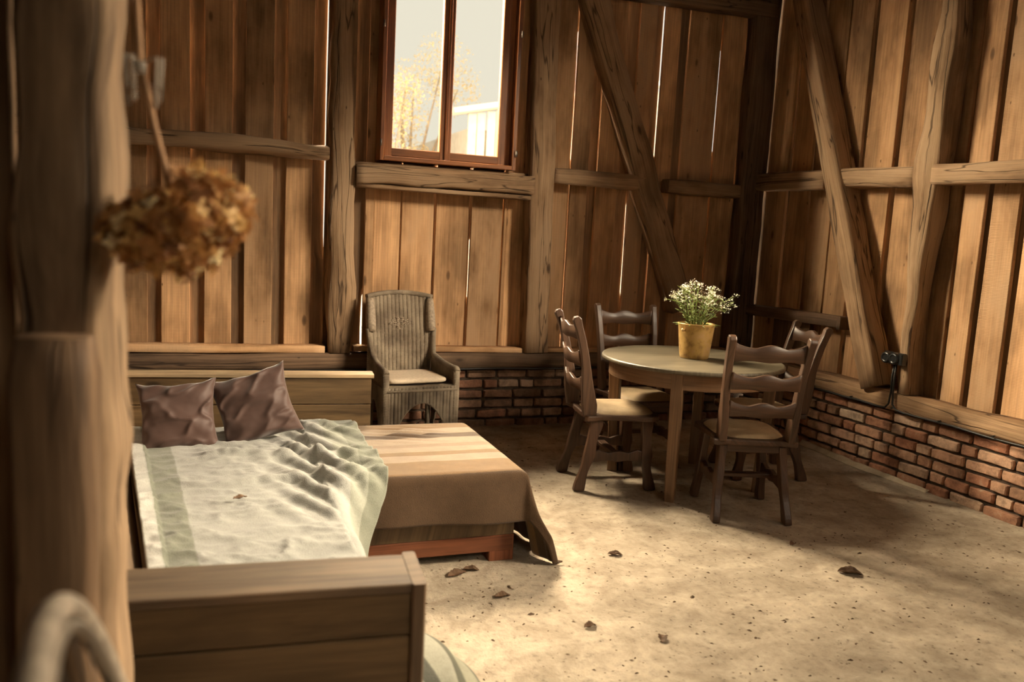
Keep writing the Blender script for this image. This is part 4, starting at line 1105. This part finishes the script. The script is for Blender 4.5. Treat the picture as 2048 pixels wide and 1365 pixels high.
pts = [(-.055, -1.690, .74), (-.06, -1.692, .65), (-.058, -1.69, .56), (-.06, -1.70, .48), (-.058, -1.73, .452), (-.055, -1.79, .446)] + [(-.052 + .003 * sin(i), -1.9 - i * .25, .447 + .003 * sin(i * 2.3)) for i in range(13)]
cable('cable', pts, 'black cable from the socket running right along the pale sill beam', .0065)
pts = [(-5.6 + i * .22, -.052, .441 + .003 * sin(i * 1.7)) for i in range(25)]
cable('cable', pts, 'black cable running along the foot of the dark back sill beam', .0065)
rs = random.Random(4)
ORD = ['first', 'second', 'third', 'fourth', 'fifth', 'sixth']
for i in range(6):
    y = -.62 - i * .36; mb = MB(); mb.tube([(-.046, y, .460), (-.066, y, .457)], [.004, .006], 8)
    tag(mb.build('cable_nail', M['cable']), 'small dark nail on the cable along the right sill beam, ' + ORD[i] + ' from the corner', 'nail', 'cable nails on the right sill beam')

# strip of lime render / board at foot of right wall
mb = MB()
def stripf(u, v):
    y = -.86 - u * 1.15; w = .035 + .018 * fbm(y * 5, 2) + .02 * exp(-((u - .5) / .2) ** 2)
    return (-.012 - w * v - .012 * sin(u * 3), y, .003 + (.034 - .02 * u + .012 * fbm(y * 9, v * 3)) * (1 - v) ** 1.2)
mb.grid(stripf, 60, 6); tag(mb.build('render_strip', M['render'], solid=.004), 'crumbling pale strip of render along the foot of the right brick wall', 'strip')

# ================================================================== FLOOR DEBRIS
mb = MB(); rs = random.Random(77)
for i in range(900):
    x = rs.uniform(-3.55, -.15); y = rs.uniform(-5.0, -.3)
    if rs.random() < .4: y = rs.uniform(-4.6, -2.4)
    s_ = rs.uniform(.0025, .0065) * (1.6 if rs.random() < .08 else 1); a = rs.uniform(0, pi); e = rs.uniform(.35, 1)
    c = Vector((x, y, 0)); k = len(mb.v)
    for j in range(6):
        an = j * pi / 3; px = cos(an) * s_ * 1.6; py = sin(an) * s_ * e
        mb.v.append((x + px * cos(a) - py * sin(a), y + px * sin(a) + py * cos(a), .0005))
    mb.v.append((x, y, s_ * .8)); rr = rs.random()
    for j in range(6): mb.face([k + j, k + (j + 1) % 6, k + 6], None, rr)
tag(mb.build('floor_crumbs', M['debris'], recalc=False), 'dark crumbs of soil and bark scattered over the pale floor', 'crumbs', kind='stuff')
def dleaf(x, y, r, a, label, z=.002, curl=.012):
    mb = MB()
    def g(u, v):
        p = u * 2 - 1; q = v * 2 - 1; w = (1 - abs(p) ** 1.6) ** .7 * .55 * (1 + .15 * sin(p * 17))
        X = p * r; Y = q * r * w; return (x + X * cos(a) - Y * sin(a), y + X * sin(a) + Y * cos(a), z + curl * (q * q) * (1 - p * p) + .004 * (1 + sin(p * 6)) * .5)
    mb.grid(g, 16, 8); return tag(mb.build('dry_leaf', M['dry_leaf'], solid=.001), label, 'leaf', 'dry leaves on the floor')
dleaf(-2.369, -2.457, .035, -.3, 'curled dry leaf on the floor right of the striped blanket corner')
dleaf(-1.448, -2.539, .024, .4, 'small dark leaf on the floor in front of the front chair')
dleaf(-1.417, -2.89, .055, -.5, 'largest brown leaf on the open floor right of centre', curl=.02)
dleaf(-3.13, -2.50, .05, .4, 'dark leaf scrap on the floor before the bed platform, left of a pair')
dleaf(-3.06, -2.47, .035, -.3, 'dark leaf scrap on the floor before the bed platform, right of a pair')
dleaf(-3.015, -2.745, .035, .1, 'dark scrap in the shadow in front of the bed platform')
dleaf(-2.565, -3.213, .03, 1.0, 'dark leaf scrap in the lower middle of the open floor')
dleaf(-4.003, -2.667, .028, .5, 'dark leaf-shaped mark lying on the off-white blanket', z=.445, curl=.006)  # leaf shape stands in for a dark tear mark in the cloth
dleaf(-2.782, -3.06, .028, .2, 'small scrap on the floor nearest the boxed arm corner')

# ================================================================== FRONT POST, FLOWER HEAD, WHEEL
M['post_wood'] = wood('weathered_post_wood', (0.25, 0.155, 0.09), (0.52, 0.345, 0.20), grey=(0.36, 0.27, 0.18), rough=0.8, grain=11, along=1.7, knots=1.0, cracks=1.0, var=0.1, bump=1.0, stain=0.5, contrast=1.3)
fp = tag(empty('front_post', (-4.294, -4.275, 0)), 'thick rough weathered post close to the camera at the left edge', 'post')
mb = MB()
d0 = Vector((.991, -.13, 0))
def fprof(u):
    z = u * 4.4
    return (.004 * sin(z * 5), 0, 1 + .03 * sin(z * 6.5), 1)
mb.beam((.001, .0, 0), (-.013, .0, ZT - .01), d0, .118, .145, 110, .016, .012, fprof, .6, 0, 3.3, True, 7.0)
mb.build('post_shaft', M['post_wood'], fp)
M['prop'] = wood('prop_timber', (0.17, 0.095, 0.05), (0.36, 0.225, 0.125), rough=0.7, grain=14, along=1.2, knots=0.9, cracks=0.5, var=0.1, bump=0.4)
fs = tag(empty('short_prop', (-4.303, -4.40, 0)), 'shorter squared prop with a cut top fixed to the front of the thick post', 'post')
mb = MB(); mb.beam((0, 0, 0), (-.005, .0, 1.262), d0, .094, .075, 24, .008, .010, lambda u: (0, 0, 1 - .10 * sst(.97, 1, u), 1 - .25 * sst(.97, 1, u)), .4, 0, 1.3, True, 5.0)
mb.build('prop_shaft', M['prop'], fs)
# dark partition boards left of the post
mb = MB(); x0 = -4.385
for i in range(7):
    mb.beam((x0 - .11 - i * .22, -4.19 + .02 * (i % 2), 0), (x0 - .11 - i * .22, -4.19 + .02 * (i % 2), ZT - .01), (1, .0, 0), .215, .028, 1, 0, .003, None, random.random())
tag(mb.build('trim_1', M['board_old']), kind='structure')

hy = tag(empty('dried_hydrangea', (-4.155, -4.40, 1.421)), 'dried golden brown hydrangea head hanging on its stem from the front post', 'dried flower')
rs = random.Random(31); mb = MB()
for i in range(620):
    d = Vector((rs.gauss(0, 1), rs.gauss(0, 1), rs.gauss(0, 1))).normalized()
    rx, ry, rz = .097, .085, .078
    rad = rs.uniform(.72, 1.04)
    if rs.random() < .12: rad *= 1.1
    p = Vector((d.x * rx, d.y * ry, d.z * rz)) * rad
    if p.x < 0: p.z = p.z * .72 - .012
    else: p.z += .018 * p.x / .09
    nrm = (d + Vector((rs.gauss(0, .5), rs.gauss(0, .5), rs.gauss(0, .5)))).normalized(); A = nrm.orthogonal().normalized()
    A = (A * cos(i) + nrm.cross(A) * sin(i)); B = nrm.cross(A); s_ = rs.uniform(.010, .0165)
    tone = min(1, max(0, .48 + .30 * rs.gauss(0, 1)))
    for k in range(4):
        an = k * pi / 2; e1 = A * cos(an) + B * sin(an); e2 = -A * sin(an) + B * cos(an); b = len(mb.v)
        up = nrm * rs.uniform(-.004, .006)
        for q in (Vector(), e1 * s_ * .55 + e2 * s_ * .42 + up * .5, e1 * s_ * 1.05 + up, e1 * s_ * .55 - e2 * s_ * .42 + up * .5): mb.v.append(tuple(p + q))
        mb.face([b, b + 1, b + 2, b + 3], None, tone)
mb.build('flower_head', M['hyd'], hy, recalc=False)
mb = MB(); mb.tube([(.0, .0, .0), (-.012, .012, .06), (-.030, .02, .13), (-.048, .03, .22), (-.052, .035, .30), (-.060, .045, .40), (-.066, .055, .50)], [.0045, .0052, .0056, .0056, .005, .005, .005], 8)
mb.tube([(-.047, .028, .205), (-.062, .043, .31), (-.080, .06, .45), (-.088, .07, .52)], [.003, .003, .003, .003], 8)
for i in range(12):
    a = i * .52; mb.tube([(.0, .0, -.0), (cos(a) * .04, sin(a) * .035, .01 + .02 * (i % 3)), (cos(a) * .07, sin(a) * .06, .03 * (i % 3) - .02)], .0015, 5)
mb.build('stem', M['stem'], hy)
mb = MB(); rs = random.Random(2)
c = Vector((-.047, .028, .205))
for i in range(13):
    a = rs.uniform(0, 2 * pi); l = rs.uniform(.014, .030); dn = rs.uniform(.02, .06)
    mb.tube([c + Vector((0, 0, .010)), c + Vector((cos(a) * l, sin(a) * .012, .018)), c + Vector((cos(a) * l * .9, sin(a) * .014, -dn)), c + Vector((cos(a) * l * .3, 0, -dn * .8))], .0012, 5)
mb.tube([c + Vector((0, 0, -.006)), c + Vector((0, 0, .010))], .0085, 8)
mb.build('raffia_knot', M['twine'], hy)
mb = MB(); mb.tube([(-.064, .055, .48), (-.060, .13, .50)], .003, 8); mb.build('nail', M['nail'], hy)

# spoked wheel leaning in the foreground
WR = .583
wh = tag(empty('spoked_wheel', (-4.098, -5.069, .0)), 'old grey wheel with thin wire spokes leaning in the lower left foreground', 'wheel')
wc = Vector((.0, .0, WR * .9774)); wn = Vector((.9702, .1186, .2115)).normalized()
wa = wn.cross(Vector((0, 0, 1))).normalized(); wbv = wa.cross(wn)
def torus(mb, R0, r0, n=80, k=12, ecc=1.0):
    rings = []
    for i in range(n + 1):
        a = 2 * pi * i / n; d = wa * cos(a) + wbv * sin(a)
        rings.append([wc + d * (R0 + r0 * cos(2 * pi * j / k)) + wn * (r0 * ecc * sin(2 * pi * j / k)) for j in range(k)])
    mb.rings(rings, cap0=False, cap1=False, smooth=True)
mb = MB(); torus(mb, WR - .012, .012); mb.build('tyre', M['tyre'], wh)
mb = MB(); torus(mb, WR - .031, .0065, ecc=1.3); mb.build('rim', M['rim'], wh)
mb = MB(); mb.tube([wc - wn * .045, wc - wn * .03, wc + wn * .03, wc + wn * .045], [.012, .026, .026, .012], 14); mb.build('hub', M['iron'], wh)
for i in range(28):
    a = 2 * pi * i / 28; d = wa * cos(a) + wbv * sin(a); a2 = a + (.5 if i % 2 else -.5); e = wa * cos(a2) + wbv * sin(a2)
    mb = MB(); mb.tube([wc + e * .024 + wn * (.026 if i % 4 < 2 else -.026), wc + d * (WR - .036)], .0014, 5); mb.build('spoke', M['iron'], wh)
